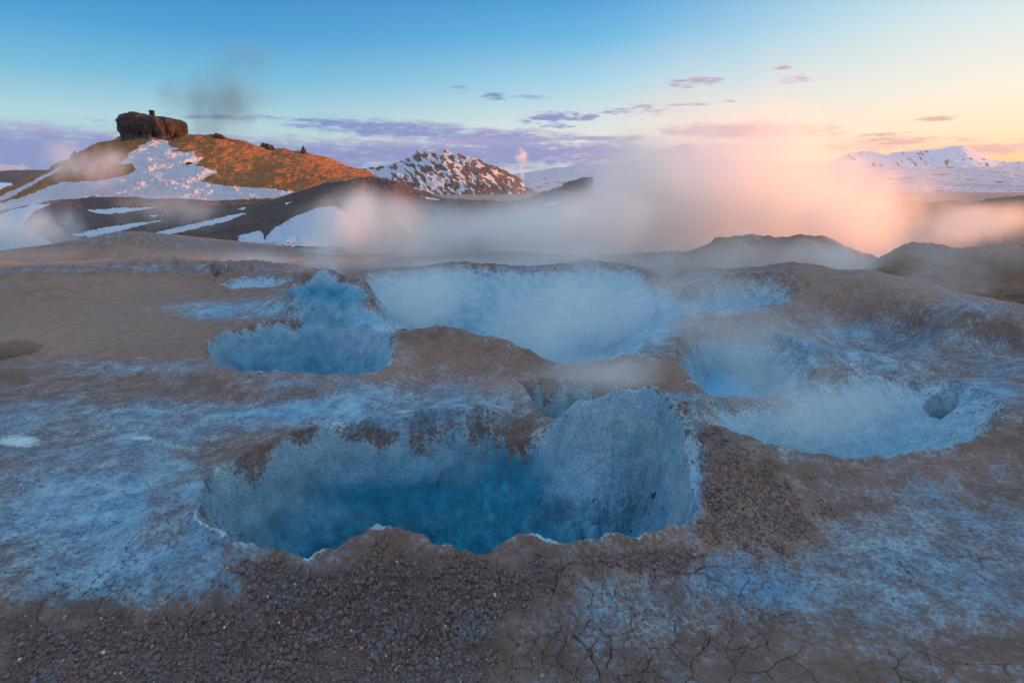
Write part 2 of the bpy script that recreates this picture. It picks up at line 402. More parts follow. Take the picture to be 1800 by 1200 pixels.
for c in CRATERS:
    P = [at_z(*r) for r in c['rim']]
    c['poly'] = np.array([(float(p[0]), float(p[1])) for p in P])
    c['zr'] = float(np.mean([r[2] for r in c['rim']]))
    if not c.get('sunk'): CTRL += P
# open ground
ctl([(0,1200,0),(300,1200,0),(600,1200,-.05),(900,1200,-.03),(1200,1200,0),(1500,1200,0),(1800,1200,0),(0,1050,0),(200,1040,0),(430,1040,-.03),(700,1040,-.03),(950,1050,-.02),(1200,1020,-.01),
     (1500,1000,0),(1800,1000,0),(0,900,0),(200,900,0),(0,800,0),(200,800,0),(0,700,0),(200,700,0),(1440,900,.0),(1350,960,0),(1330,840,.13),(1290,880,.08),(1300,800,.22),(1390,830,.08),(1600,900,.0),(1800,850,.05),(1800,760,.1),
     (350,770,0),(500,720,0),(700,690,0),(800,690,.05),(860,680,.1),(880,665,.12),(550,690,0),(250,640,0),(100,660,0),(330,600,0),(150,560,.0),(300,560,.0),(250,520,0),(380,545,0),(430,530,.12),(470,520,.30),
     (440,560,.0),(520,545,.14),(600,545,.25),(560,525,.46),(650,560,.2),(640,530,.45),(400,515,0),(300,500,-.1),(100,520,-.05),(0,540,0),(0,480,-.1),(480,505,.12),(100,500,.15),(0,500,.15),
     (760,620,.15),(850,640,.08),(950,655,.05),(720,650,.05),(1050,655,.06),(1150,665,.05),(1190,690,-.02),
     (1500,560,.1),(1600,580,.1),(1700,620,.1),(1500,620,.02),(1600,640,.05),(1450,600,.1),(1700,560,.3),(1780,600,.25),(1800,680,.15),
     (1400,560,.2),(1480,530,.3),(1440,500,.50),(1380,470,.55),(1300,466,.5),(1460,474,.72),(1510,490,.70),(1570,510,.68),(1640,522,.66),(1720,533,.64),(1775,560,.55),(1830,595,.45),
     (1200,455,.35),(1250,470,.35),(1000,458,.3),(900,462,.3),(690,456,.3),(870,466,.42),
     (650,445,-.6),(900,447,-.6),(1200,442,-.7),(540,470,-.2),(540,450,-.5),
     (300,470,-.2),(200,455,-.5),(0,455,-.5),(100,465,-.4),(200,475,.1),(300,466,.2),(200,438,-.6),(0,444,-.7),(350,431,-.5),(500,434,-.6)])
# ground dropping away behind the crater mound and out to the plain
for x, y, z in [(22,30,-2.4),(15,26,-1.6),(28,22,-1.2),(16,17.5,-1.3),(12,19.5,-1.2),(11,22,-1.0),(14.5,15,-1.1),(20,20,-1.6),(8,26,-1.2),(0,27,-1.1),(-8,32,-1.4),(-20,30,-1.5),(-30,26,-1.2),(0,40,-2.6),(20,45,-3.2),(-25,48,-2.6),(40,50,-3.4),(-45,50,-2.6),
                (0,70,-4),(60,80,-4.5),(-60,80,-3.5),(0,150,-6),(150,150,-6.5),(-150,150,-5),(0,400,-9),(500,400,-9),(-500,400,-9),(0,2000,-12),(2500,2000,-12),(-2500,2000,-12),(0,9000,-12),(-9000,1000,-12),(9000,1000,-12),(0,-9000,-12),
                (-6,2,0),(-10,5,0),(-14,10,.0),(6,2,0),(9,5,.1),(14,9,.2),(0,-3,0),(-6,-6,0),(6,-6,0),(0,-20,-.5),(-25,-10,-.5),(25,-12,-.3),(0,-100,-3),(-100,0,-3),(100,-40,-3),(0,0,0),(0,1,0),(1.5,.5,0),(-1.5,.5,0)]:
    CTRL.append((x, y, z))
CTRL = np.array([[float(v) for v in p] for p in CTRL])

def lp(x, y):
    r = np.hypot(x, y) + 1e-6
    return np.arctan2(x, y), np.log(r + .6)
def kern(d2): return np.sqrt(d2 + 0.0006)
ca, cr = lp(CTRL[:, 0], CTRL[:, 1])
CA = np.concatenate([ca, ca + 2 * pi, ca - 2 * pi]); CR = np.concatenate([cr, cr, cr]); CZ = np.tile(CTRL[:, 2], 3)
keep = np.abs(CA) < 1.6 * pi
CA, CR, CZ = CA[keep], CR[keep], CZ[keep]
K = kern((CA[:, None] - CA[None]) ** 2 + (CR[:, None] - CR[None]) ** 2)
W = np.linalg.solve(K + 0.0008 * np.eye(len(CA)) * -1, CZ - CZ.mean())
def base_exact(a, r):
    out = np.zeros(a.shape)
    for i in range(0, len(CA), 64):
        out += (kern((a[..., None] - CA[i:i + 64]) ** 2 + (r[..., None] - CR[i:i + 64]) ** 2) * W[i:i + 64]).sum(-1)
    return out + CZ.mean()
GA = np.linspace(-pi, pi, 1001); GR = np.linspace(math.log(.6), math.log(12000), 900)
BG = np.concatenate([base_exact(*np.meshgrid(GA, GR[i:i + 60])) for i in range(0, 900, 60)], 0)
def base_z(x, y):
    a, r = lp(x, y)
    u = np.clip((a + pi) / (2 * pi) * 1000, 0, 999.999); v = np.clip((r - GR[0]) / (GR[-1] - GR[0]) * 899, 0, 898.999)
    i = u.astype(int); j = v.astype(int); fu = u - i; fv = v - j
    fu = fu * fu * (3 - 2 * fu) * .5 + fu * .5; fv = fv * fv * (3 - 2 * fv) * .5 + fv * .5
    return (BG[j, i] * (1 - fu) + BG[j, i + 1] * fu) * (1 - fv) + (BG[j + 1, i] * (1 - fu) + BG[j + 1, i + 1] * fu) * fv

BUMPS = []
for (px, py, z, rx, ry, hh) in [(20,505,-.1,.9,.5,.20),(75,500,-.1,.8,.5,.24),(130,495,-.1,.7,.5,.20),(160,490,-.1,.5,.4,.14),(205,482,-.1,.7,.5,.20),(255,476,0,.9,.5,.20),(310,474,0,.9,.5,.18),(440,470,0,1.2,.6,.2),
                                (378,541,0,.28,.18,.13),(525,733,0,.09,.06,.04),(1345,580,.1,.35,.25,.12),(800,606,.2,.85,.40,.09),(900,628,.15,.5,.3,.10),(1560,620,.1,1.3,.5,.22),(1430,570,.2,.7,.4,.14),(1680,590,.2,.9,.5,.18),(1120,655,.1,.5,.3,.12),(1500,545,.2,.4,.3,.05),(700,457,.3,.6,.4,.15),(1020,462,.3,.7,.4,.16),(1100,458,.35,.5,.4,.14),(1420,470,.4,1.2,.8,.25),
                                (1490,745,-.5,.42,.26,.26),(1430,757,-.5,.20,.3,.14),(1600,715,-.5,.40,.2,.16),(560,492,.5,.9,.8,.10),(915,800,-.35,.15,.30,-.22),(0,650,0,.35,.2,.12),(60,345,0,.1,.1,0)]:
    b = at_z(px, py, z); BUMPS.append((float(b[0]), float(b[1]), rx, ry, hh))
BUMPS += [(-.80, 13.9, .5, .5, .22), (-.52, 13.2, .55, .6, .36), (-.22, 12.5, .55, .6, .30), (.1, 11.8, .5, .5, .18)]
def crater_sd(c, X, Y, pad=1.2):
    p = c['poly']; lo = p.min(0) - pad; hi = p.max(0) + pad
    m = (X > lo[0]) & (X < hi[0]) & (Y > lo[1]) & (Y < hi[1])
    sd = np.full(X.shape, -9.0)
    if m.any():
        x, y = X[m], Y[m]; a = c.get('warp', 1.0)
        sd[m] = sdist(x, y, p) + a * (.05 * fbm(x * 3.2, y * 3.2, 4, 201) + .010 * ridged(x * 6, y * 6, 3, 205))
    return sd
def height(X, Y, full=True):
    """terrain height and the signed distances to each crater's rim"""
    Z = base_z(X, Y); R = np.hypot(X, Y)
    near = sstep(60, 25, R)
    Z = Z + near * (0.055 * fbm(X * .9, Y * .9, 3, 3) + .012 * fbm(X * 3.3, Y * 3.3, 3, 9))
    # shoulders of ground outside the picture on the right that keep the crater field in shade
    Z = Z + 6.4 * np.exp(-((X - 36 - .15 * (Y - 8)) / 7.5) ** 2) * sstep(-30, -14, Y) * sstep(30, 24, Y)
    Z = Z + sstep(40, 120, R) * 1.2 * fbm(X / 40, Y / 40, 4, 21)
    for (bx, by, rx, ry, hh) in BUMPS:
        q = ((X - bx) / rx) ** 2 + ((Y - by) / ry) ** 2
        Z = Z + hh * np.exp(-q) * (1 + .35 * fbm(X * 2.2, Y * 2.2, 4, 33))
    crag = np.exp(-(((X - .95) / .6) ** 2 + ((Y - 5.15) / .4) ** 2) ** 2)
    Z = Z + crag * (.05 * ridged(X * 3.1, Y * 3.1, 4, 230) + .045 * fbm(X * 9, Y * 9, 3, 231) - .03)
    Z = Z + .38 * np.exp(-((X - .62) / .30) ** 2 - ((Y - 4.72) / .42) ** 2)
    rg = np.exp(-((X - 1.35) / .30) ** 2 - ((Y - 4.4) / .8) ** 2)
    Z = Z + rg * .06 * ridged(X * 5, Y * 5, 4, 233)
    sds = []
    for c in CRATERS: sds.append(crater_sd(c, X, Y))
    smx = np.maximum.reduce([s_ for s_, c in zip(sds, CRATERS) if c['key'] not in ('vent', 'edge', 'smallfar', 'pan')])
    Z = Z - .17 * sstep(.12, .75, -smx) * sstep(26, 14, R) * sstep(-.5, 1, Y)
    for c, sd0 in zip(CRATERS, sds):
        act = sd0 > -1.1
        if not act.any(): continue
        x, y, s = X[act], Y[act], sd0[act]
        nz = c['nz']
        s2 = s + sstep(0, c['w'] * .6, s) * nz * (fbm(x * 1.6, y * 1.6, 4, 31) * 1.6 + .5 * ridged(x * 3, y * 3, 3, 5))
        t = np.clip(s2 / c['w'], 0, 1)
        prof = 1 - (1 - t) ** c['pw']
        prof = prof * (1 - .12 * sstep(.75, 1, t)) + .12 * sstep(.75, 1, t)
        if c.get('sunk'): zz = -c['depth'] * prof
        else: zz = -c['depth'] * prof
        lip = c['lip'] * np.exp(-(s / .10) ** 2) * (1 + 1.4 * fbm(x * 5, y * 5, 3, 12))
        Z[act] = Z[act] + np.where(s > -.3, zz, 0) + lip
    return Z, sds

def rows():
    segs = [(.02, .5, .25), (.5, 2.0, .03), (2.0, 2.5, .004), (2.5, 9.0, .0021), (9.0, 16, .0028), (16, 32, .006), (32, 120, .02), (120, 12000, .07)]
    out = []
    for a, b, st in segs:
        n = max(2, int(round(math.log(b / a) / st))); out.append(np.exp(np.linspace(math.log(a), math.log(b), n, endpoint=False)))
    return np.append(np.concatenate(out), 12000.0)
RR = rows()
aa = np.radians(np.concatenate([np.arange(-180, -60, 2.0), np.arange(-60, -45, .4), np.arange(-45, 45, .082), np.arange(45, 60, .4), np.arange(60, 180, 2.0)]))
# rows are spread along each bearing by true surface length, so steep crater walls get as many as the flats
ac = np.radians(np.arange(-60, 60.1, .3))
Ac, Rc = np.meshgrid(ac, RR)
Zc, _s = height(Rc * np.sin(Ac), Rc * np.cos(Ac))
dr_ = np.diff(Rc, axis=0); dz_ = np.diff(Zc, axis=0); rm = .5 * (Rc[1:] + Rc[:-1]); lam = np.diff(np.arange(len(RR)))[:, None] * np.ones_like(dr_)
wgt = lam * np.sqrt(1 + (1.1 * dz_ / dr_) ** 2 * ((rm > 2) & (rm < 30)))
kb = np.ones(9) / 9
wgt = np.apply_along_axis(lambda q: np.convolve(np.pad(q, 4, 'edge'), kb, 'valid'), 1, wgt)
for _k in range(2): wgt = np.apply_along_axis(lambda q: np.convolve(np.pad(q, 4, 'edge'), kb, 'valid'), 0, wgt)
cum = np.concatenate([np.zeros((1, wgt.shape[1])), np.cumsum(wgt, 0)]); cum /= cum[-1]
NR = int(len(RR) * 1.12)
tr = np.linspace(0, 1, NR)
Rn = np.stack([np.interp(tr, cum[:, k], RR) for k in range(len(ac))], 1)
R2 = np.empty((NR, len(aa)))
for i_ in range(NR): R2[i_] = np.interp(aa, ac, Rn[i_])
A2 = np.broadcast_to(aa, R2.shape)
X0 = R2 * np.sin(A2); Y0 = R2 * np.cos(A2)
Z0, SDS = height(X0, Y0)
PX, PY = project(X0, Y0, Z0)
front = Y0 > .5
PX = np.where(front, PX, -3000); PY = np.where(front, PY, 3000)

def blobs(lst, base):
    v = np.full(X0.shape, float(base))
    for (cx, cy_, rx, ry, val) in lst:
        w = np.exp(-(((PX - cx) / rx) ** 2 + ((PY - cy_) / ry) ** 2) ** 1.5)
        v = v * (1 - w) + val * w
    return v
def region(poly, soft=30, nz=.5):
    sd = np.full(X0.shape, -999.0); P = np.array(poly, float); lo = P.min(0) - 120; hi = P.max(0) + 120
    m = (PX > lo[0]) & (PX < hi[0]) & (PY > lo[1]) & (PY < hi[1])
    sd[m] = sdist(PX[m], PY[m], poly) + nz * soft * 2 * fbm(X0[m] * 4, Y0[m] * 4, 4, 44)
    return sstep(-soft, soft, sd)
CR_IN = {c['key']: sd for c, sd in zip(CRATERS, SDS)}
# nodular mud thrown up round the rims
gravel = np.maximum.reduce([
    region([(420,985),(540,1000),(600,985),(672,960),(760,975),(840,992),(900,985),(1000,985),(980,1030),(900,1080),(860,1130),(700,1170),(520,1150),(430,1070)], 50),
    region([(1175,712),(1240,752),(1330,790),(1400,830),(1445,900),(1420,960),(1330,985),(1240,960),(1225,900),(1222,820),(1205,760)], 60),
    .6 * region([(1000,965),(1200,950),(1260,975),(1200,1010),(1010,1010)], 16),
    .45 * region([(330,850),(420,800),(560,750),(560,735),(400,790),(270,860),(230,960),(330,960)], 18),
    .75 * region([(0,1080),(250,1080),(430,1050),(520,1130),(560,1250),(0,1250)], 40),
    .5 * region([(700,590),(800,592),(880,610),(950,636),(860,640),(760,625)], 12),
    .55 * region([(1380,470),(1500,485),(1640,525),(1790,572),(1790,600),(1650,575),(1500,545),(1380,520)], 14),
    .6 * region([(400,1100),(900,1120),(860,1260),(400,1260)], 50),
    .5 * region([(1440,812),(1560,815),(1700,780),(1770,700),(1830,690),(1830,800),(1650,850),(1500,860)], 20)])
crackm = np.maximum.reduce([region([(960,1000),(1250,960),(1400,960),(1420,1060),(1330,1210),(860,1230),(900,1110)], 45), .72 * region([(0,860),(230,830),(420,900),(480,1010),(420,1090),(250,1120),(0,1100)], 50), .35 * region([(1380,900),(1800,860),(1800,1200),(1380,1200)], 60),
                            .4*region([(330,680),(560,690),(560,700),(330,700)], 12)])
pale = blobs([(200,900,260,120,.64), (560,720,360,45,.66), (120,760,240,60,.50), (400,690,200,25,.35), (150,560,330,75,.12), (80,640,260,40,.22), (230,645,200,14,.45), (450,545,200,20,.60), (200,470,240,14,.45), (250,500,260,16,.1),
              (80,450,400,16,.1), (700,1120,380,90,.10), (150,1150,300,70,.20), (250,1010,280,60,.55), (1100,1090,260,80,.42), (1350,1010,150,60,.68), (1620,1000,240,140,.46), (1600,700,260,60,.62), (1560,600,240,40,.52), (1690,645,200,30,.42), (1620,830,200,30,.42),
              (1480,500,130,30,.30), (1450,620,160,40,.55), (1100,660,140,30,.25), (820,620,130,22,.25), (900,480,120,20,.5), (1100,470,120,14,.35), (1690,550,110,25,.55), (1250,540,90,12,.8), (1140,560,60,50,.8), (1340,800,130,60,.40), (1215,830,26,100,.85), (1180,700,60,14,.6)], .34)
pale = pale + .16 * fbm(X0 * 1.3, Y0 * 1.3, 4, 60) + .10 * fbm(X0 * .35, Y0 * .35, 3, 61)
wall = np.zeros(X0.shape); dark = np.zeros(X0.shape)
for c in CRATERS:
    sd = CR_IN[c['key']]
    wall = np.maximum(wall, c['wall'] * sstep(-.06 if c['key'] in ('front','left','cone','saddle') else -.35, .12 if c['key'] in ('front','left','cone','saddle') else .45, sd + .10 * fbm(X0 * 4, Y0 * 4, 4, 71)))
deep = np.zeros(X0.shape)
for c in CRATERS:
    deep = np.maximum(deep, c.get('sat', 0) * sstep(0, 1.1, (base_z(X0, Y0) - Z0) / c['depth'] * 1.0 + .15) * (CR_IN[c['key']] > 0))  # deeper walls get more dark tint, pit shade put into the colour
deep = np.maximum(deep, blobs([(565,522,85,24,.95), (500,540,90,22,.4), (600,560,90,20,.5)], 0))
wall = wall * (1 - .42 * sstep(.15, .7, blobs([(800,770,130,50,1.), (700,760,100,26,.9), (900,830,55,60,.9), (560,775,60,14,.4)], 0)))
wall = np.maximum(wall, blobs([(1090,800,130,130,1.35)], 0) * sstep(-.30, -.02, CR_IN['front']))
deep = deep * (1 - .62 * blobs([(1080,800,130,140,1.)], 0))  # crag face kept paler, its stronger light put into the tint
deep = np.maximum(deep, blobs([(900,860,70,90,1.2), (720,880,220,50,1.1)], 0) * (CR_IN['front'] > .05))  # hollow beside the crag and pit bottom tinted darker as painted shade
wall = np.maximum(wall, blobs([(575,520,80,28,.95), (490,535,80,18,.4), (600,560,90,20,.8), (640,580,60,25,.8)], 0) * (CR_IN['left'] < .05))
wall = np.where(CR_IN['lake'] > 0, wall * sstep(540, 640, PY + 20 * fbm(X0 * 2, Y0 * 2, 3, 5)), wall)
dark = np.maximum(dark, .75 * sstep(.25, .9, blobs([(912,826,30,50,.62), (885,775,22,24,.6), (740,800,40,12,.6), (720,880,200,14,.0), (640,905,40,14,.6)], 0)) * (CR_IN['front'] > .05) * sstep(-.35, .35, fbm(X0 * 6, Y0 * 6 + Z0 * 6, 4, 79)))  # cleft and hollows of the front pit darkened, recess shade as colour
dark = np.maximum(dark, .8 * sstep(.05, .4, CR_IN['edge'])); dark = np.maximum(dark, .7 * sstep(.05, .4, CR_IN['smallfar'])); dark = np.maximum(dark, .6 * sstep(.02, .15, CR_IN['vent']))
ochre = blobs([(350,1140,600,120,.0), (900,1150,400,90,.05), (700,640,260,40,.5), (1200,650,200,60,.4), (150,570,300,70,.45), (1050,560,200,60,.4), (1450,560,260,60,.35),(1300,900,140,90,.55), (900,680,90,20,.7), (560,470,60,10,.6), (100,450,400,14,.75), (120,500,260,18,.5), (1690,480,200,60,.7), (60,600,120,30,.55), (1480,500,140,30,.5), (1620,820,160,40,.35), (1100,650,120,16,.4), (330,620,120,20,.35), (200,1180,200,30,.25), (850,600,80,16,.4)], .16)
white = blobs([(30,775,60,17,.85), (10,808,40,9,.5), (150,773,40,6,.62), (250,771,34,6,.8), (190,722,120,8,.55), (10,845,24,16,.6), (250,630,30,4,.6), (130,560,60,6,.5)], 0)
white = np.maximum(white, blobs([(1110,712,80,24,.50), (1205,800,14,90,.5)], 0))
white = np.maximum(white, .75 * np.exp(-(CR_IN['front'] / .045) ** 2) * sstep(-.2, .35, fbm(X0 * 2.2, Y0 * 2.2, 3, 15)))
white = np.maximum(white, .55 * np.exp(-(CR_IN['left'] / .05) ** 2)); white = np.maximum(white, .5 * np.exp(-(CR_IN['right'] / .05) ** 2)); white = np.maximum(white, .55 * np.exp(-(CR_IN['far'] / .08) ** 2))

# relief along the surface normal, finer and finer
P0 = np.stack([X0, Y0, Z0], -1)
du = np.gradient(P0, axis=1); dv = np.gradient(P0, axis=0)
N = np.cross(du, dv); N /= np.linalg.norm(N, axis=-1, keepdims=True) + 1e-12
N *= np.sign(N[..., 2:3] + 1e-9)
Rr = np.hypot(X0, Y0); BZ = base_z(X0, Y0)
near = (Rr > 1.2) & (Rr < 34) & (Y0 > 0)
x, y, z = X0[near], Y0[near], Z0[near]
inw = np.maximum.reduce([c.get('rough', .3) * sstep(0, .2, CR_IN[c['key']]) for c in CRATERS])[near]
steep = sstep(.92, .6, N[..., 2][near])
gv = gravel[near]; ck = crackm[near]
D = .006 * fbm(x * 11, y * 11, 4, 80) + .012 * fbm(x * 4, y * 4, 3, 81)
# crater walls: gouges and bulges, in a third dimension too
qx, qy = x + .7 * z, y - .9 * z
fl = sstep(.95, .70, np.maximum.reduce([np.where(CR_IN[c['key']][near] > 0, (BZ[near] - z) / c['depth'], 0) for c in CRATERS]))
D += inw * (.15 + .85 * fl) * (.26 * f3(x * 1.5, y * 1.5, z * 1.9, 2, 90) + .075 * f3(x * 4, y * 4, z * 4, 2, 93) + .022 * f3(x * 13, y * 13, z * 13, 3, 95) + .005 * f3(x * 42, y * 42, z * 42, 2, 97)) * (.65 - .15 * steep)
# clotted rocky mud on the left plain and along the right ridge
lm = (region([(-60,476),(120,478),(200,462),(330,455),(470,462),(520,470),(420,482),(300,488),(180,500),(60,518),(-60,520)], 14) + .5 * region([(1380,470),(1500,485),(1640,520),(1790,565),(1790,600),(1650,575),(1500,545),(1380,520)], 14))[near]
lm = lm * (np.maximum.reduce([CR_IN[c['key']] for c in CRATERS])[near] < -.12)
D += lm * (.14 * ridged(x * 1.3, y * 1.3, 4, 130) + .07 * fbm(x * 4.5, y * 4.5, 3, 131)) 
pm = region([(-60,438),(540,428),(540,450),(200,462),(-60,470)], 10)[near]
D += pm * .07 * ridged(x * 2.2, y * 2.2, 3, 133)
# nodules
for sc, am, sd_i in ((30, .016, 100), (55, .010, 101), (95, .006, 102)):
    wx = x + .02 * gnoise(x * 20, y * 20, 7); wy = y + .02 * gnoise(x * 20, y * 20, 8)
    f1, f2, idc = worley(wx * sc, wy * sc, sd_i)
    D += gv * am * (np.sqrt(np.clip(1 - (f1 / .62) ** 2, 0, 1)) * (.3 + idc) - .35)
# desiccation cracks
cx_, cy2 = x + .10 * fbm(x * 3.2, y * 3.2, 4, 110), y + .10 * fbm(x * 3.2, y * 3.2, 4, 111)
f1, f2, idc = worley(cx_ * 4.2, cy2 * 4.2, 112)
wdt = np.maximum(.016 + .018 * gnoise(x * 2, y * 2, 114), .005)
ckv = sstep(wdt, wdt * .25, (f2 - f1)) * sstep(.15, .7, ck + .8 * fbm(x * 1.7, y * 1.7, 3, 113))
f1b, f2b, _ = worley(cx_ * 11, cy2 * 11, 115)
ckb = sstep(.05, .012, (f2b - f1b)) * sstep(.2, .7, ck + .8 * fbm(x * 2.7, y * 2.7, 3, 116) - .35)
D += -.020 * ckv - .010 * ckb + ck * .016 * (idc - .5) * sstep(0, .25, f2 - f1)
# small streaky scabs over the open field
D += (1 - np.clip(inw * 3, 0, 1)) * (1 - gv) * .006 * ridged(x * 16, y * 24, 3, 120)
D *= sstep(34, 20, np.hypot(x, y))
P1 = P0.copy(); P1[near] += N[near] * D[:, None]
crk = np.zeros(X0.shape); crk[near] = np.maximum(ckv * .9, ckb * .5)
damp = blobs([(650,1060,300,70,.42), (250,1160,420,60,.25), (900,1180,500,40,.2)], 0) * sstep(-.5, .5, fbm(X0 * 1.2, Y0 * 1.2, 3, 77) + .3)
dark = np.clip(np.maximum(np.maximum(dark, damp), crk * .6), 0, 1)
pale = pale * (1 - .45 * gravel)
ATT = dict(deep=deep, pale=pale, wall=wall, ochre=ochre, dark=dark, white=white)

def fc(a): return .25 * (a[:-1, :-1] + a[1:, :-1] + a[:-1, 1:] + a[1:, 1:])
label = {
 'front': 'largest mud crater in the foreground, deep blue pit with a raised crag at its right',
 'left': 'oval blue mud pit in the left middle, below the pale blue cone',
 'cone': 'small notched crater mouth on top of the pale blue cone, its far lip catching sunlight',
 'basin': 'widest misty crater basin in the centre, behind the brown ridge',
 'far': 'shallow hazy hollow near the right skyline, with a bright near rim',
 'lake': 'brown walled crater right of centre with a pale blue pool on its floor',
 'saddle': 'small grey pit half hidden behind the crag of the foreground crater',
 'right': 'broad pale blue crater at the right, holding a lumpy mound and a dark vent',
 'vent': 'small dark vent hole inside the broad right crater',
 'edge': 'small dark brown pit cut by the left edge of the picture',
 'smallfar': 'small dark pit far off on the left plain, beside a pale steaming pan',
 'pan': 'pale blue steaming pan on the left plain, behind the cone'}
taken = np.zeros((P1.shape[0] - 1, P1.shape[1] - 1), bool)
for c in sorted(CRATERS, key=lambda c: c['key'] != 'vent'):
    m = (fc(CR_IN[c['key']]) > -.03) & ~taken
    taken |= m
    cen = c['poly'].mean(0)
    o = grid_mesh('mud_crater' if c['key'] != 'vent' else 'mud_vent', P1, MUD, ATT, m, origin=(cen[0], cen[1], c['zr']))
    tag(o, label[c['key']], 'vent' if c['key'] == 'vent' else 'crater', 'mud craters sunk in the geothermal field')
    c['obj'] = o
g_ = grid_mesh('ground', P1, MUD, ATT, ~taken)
tag(g_, 'cracked brown and pale blue mineral mud of the geothermal field', None, None, 'structure')

def pool(c, dz, sc=.93):
    p = c['poly']; cen = p.mean(0); q = np.concatenate([p, p[:1]]); t = np.linspace(0, len(p), 121)[:-1]
    ex = np.interp(t, np.arange(len(q)), q[:, 0]) - cen[0]; ey = np.interp(t, np.arange(len(q)), q[:, 1]) - cen[1]
    rw = np.linspace(.02, sc, 24)[:, None]
    xx = rw * ex; yy = rw * ey
    o = grid_mesh('mud_pool', np.stack([xx, yy, .006 * fbm(xx * 3, yy * 3, 3, 5)], -1), POOL, None, None, closed=True)
    o.parent = c['obj']; o.location = (0, 0, dz - c['zr'])
    return o
for c in CRATERS:
    if c['key'] == 'lake':
        pool(c, -.50)

# ------------------------------------------------------------------ hills: lofted from base to crest to back
def smooth_loft(lines, ncol, nrow):
    """lines: list of [(px,py,d)...] from near to far -> (R,C,3) world points"""
    pts = []
    for L in lines:
        L = np.array(L, float); t = np.linspace(L[0, 0], L[-1, 0], ncol)
        w = np.array([np.interp(t, L[:, 0], L[:, k]) for k in (1, 2)])
        ker = np.ones(9) / 9
        w = np.array([np.convolve(np.pad(q, 4, 'edge'), ker, 'valid') for q in w])
        X, Y, Z = at_d(t, w[0], w[1]); pts.append(np.stack([X, Y, Z], -1))
    K_ = np.array(pts); n = len(K_)
    out = []
    for s in np.linspace(0, n - 1.0001, nrow):
        i = int(s); f = s - i
        p0, p1, p2, p3 = K_[max(i - 1, 0)], K_[i], K_[i + 1], K_[min(i + 2, n - 1)]
        out.append(.5 * ((2 * p1) + (-p0 + p2) * f * .6 + (2 * p0 * .6 + (-6 + 2.4 - .0) * p1 * 1 + (6 - 3.0) * p2 - .6 * p3) * f * f * 0 ) if False else
                   p1 + (p2 - p1) * (f * .55 + .45 * f * f * (3 - 2 * f)))
    return np.array(out)
def hill(name, label, mat, lines, ncol, nrow, amp, freq, snow=(), snow_noise=None, rock=None, seed=0, drop=.05, back=None, soft=3.0, ridg=.5):
    L0 = [(a, b + 1050 * drop, d * .97) for a, b, d in lines[0]]
    Ll = lines[-1]; bk = back if back is not None else Ll[0][2] * 1.35
    Lb = [(a, b + 60 * Ll[0][2] / bk + 10, bk) for a, b, d in Ll]
    G = smooth_loft([L0] + list(lines) + [Lb], ncol, nrow)
    tq = np.linspace(0, 1, G.shape[1]); eq = sstep(0, .035, tq) * sstep(1, .965, tq)
    G[..., 2] = np.where(G[..., 2] > G[:1, :, 2], G[:1, :, 2] + (G[..., 2] - G[:1, :, 2]) * eq, G[..., 2])
    dv_ = np.gradient(G, axis=0); du_ = np.gradient(G, axis=1)
    n = np.cross(du_, dv_); n /= np.linalg.norm(n, axis=-1, keepdims=True) + 1e-9; n *= np.sign(n[..., 2:3] + 1e-9)
    x, y, z = G[..., 0] * freq, G[..., 1] * freq, G[..., 2] * freq
    qx, qy = x + .35 * z, y * .6 + z
    D = amp * (fbm(qx, qy, 6, seed + 1, .52) * (1 - ridg) + ridg * (ridged(qx * .8, qy * .8, 6, seed + 9, .5) - .3))
    D = D + amp * .20 * fbm(qx * 5, qy * 5, 4, seed + 21, .6) + amp * .12 * ridged(qx * 16, qy * 16, 2, seed + 25)
    if snow:
        p0, q0 = project(G[..., 0], G[..., 1], G[..., 2]); s0 = np.zeros(p0.shape)
        for P in snow: s0 = np.maximum(s0, sstep(0, 6, sdist(p0, q0, P)))
        sx, sy = G[..., 0] * .30 + .2 * G[..., 2], G[..., 1] * .12 + .55 * G[..., 2]
        D = D + s0 * min(amp, 1) * (.75 * fbm(sx, sy, 4, seed + 51, .6) + .16 * ridged(sx * 3.3, sy * 3.3, 3, seed + 57))
    G = G + n * D[..., None]
    px, py = project(G[..., 0], G[..., 1], G[..., 2])
    sn = np.zeros(px.shape)
    wob = soft * 1.6 * fbm(px / 14, py / 5, 4, seed + 3) 
    for P in snow: sn = np.maximum(sn, sstep(-soft, soft, sdist(px, py, P) + wob))
    if snow_noise is not None: sn = np.maximum(sn, snow_noise(px, py, G, n))
    rk = rock(px, py, G, n) if rock is not None else sstep(.75, .5, n[..., 2])
    o = grid_mesh(name, G, mat, dict(snow=sn, rock=rk))
    return tag(o, label, None, None, 'structure')

M_H1 = hill_material("rust_slope", (0.36, 0.145, 0.05, 1), (0.44, 0.18, 0.055, 1), (0.24, 0.10, 0.045, 1), snow_full=.70, snowc=(.66, .62, .68, 1))
M_H2 = hill_material("dark_slope", (0.115, 0.075, 0.065, 1), (0.16, 0.10, 0.08, 1), (0.09, 0.06, 0.055, 1), scale=2.0, snow_full=.8, snowc=(.60, .66, .76, 1))
M_MT = hill_material("snowy_rock", (0.13, 0.085, 0.07, 1), (0.17, 0.11, 0.08, 1), (0.10, 0.07, 0.065, 1), scale=.10, snowc=(.56, .58, .66, 1))
M_FAR = hill_material("snowfield", (0.20, 0.13, 0.11, 1), (0.24, 0.16, 0.13, 1), (0.18, 0.13, 0.12, 1), snowc=(.62, .58, .64, 1), scale=.03)
M_TAN = hill_material("tan_mud_hill", (0.26, 0.14, 0.09, 1), (0.34, 0.19, 0.12, 1), (0.20, 0.115, 0.085, 1), scale=4)

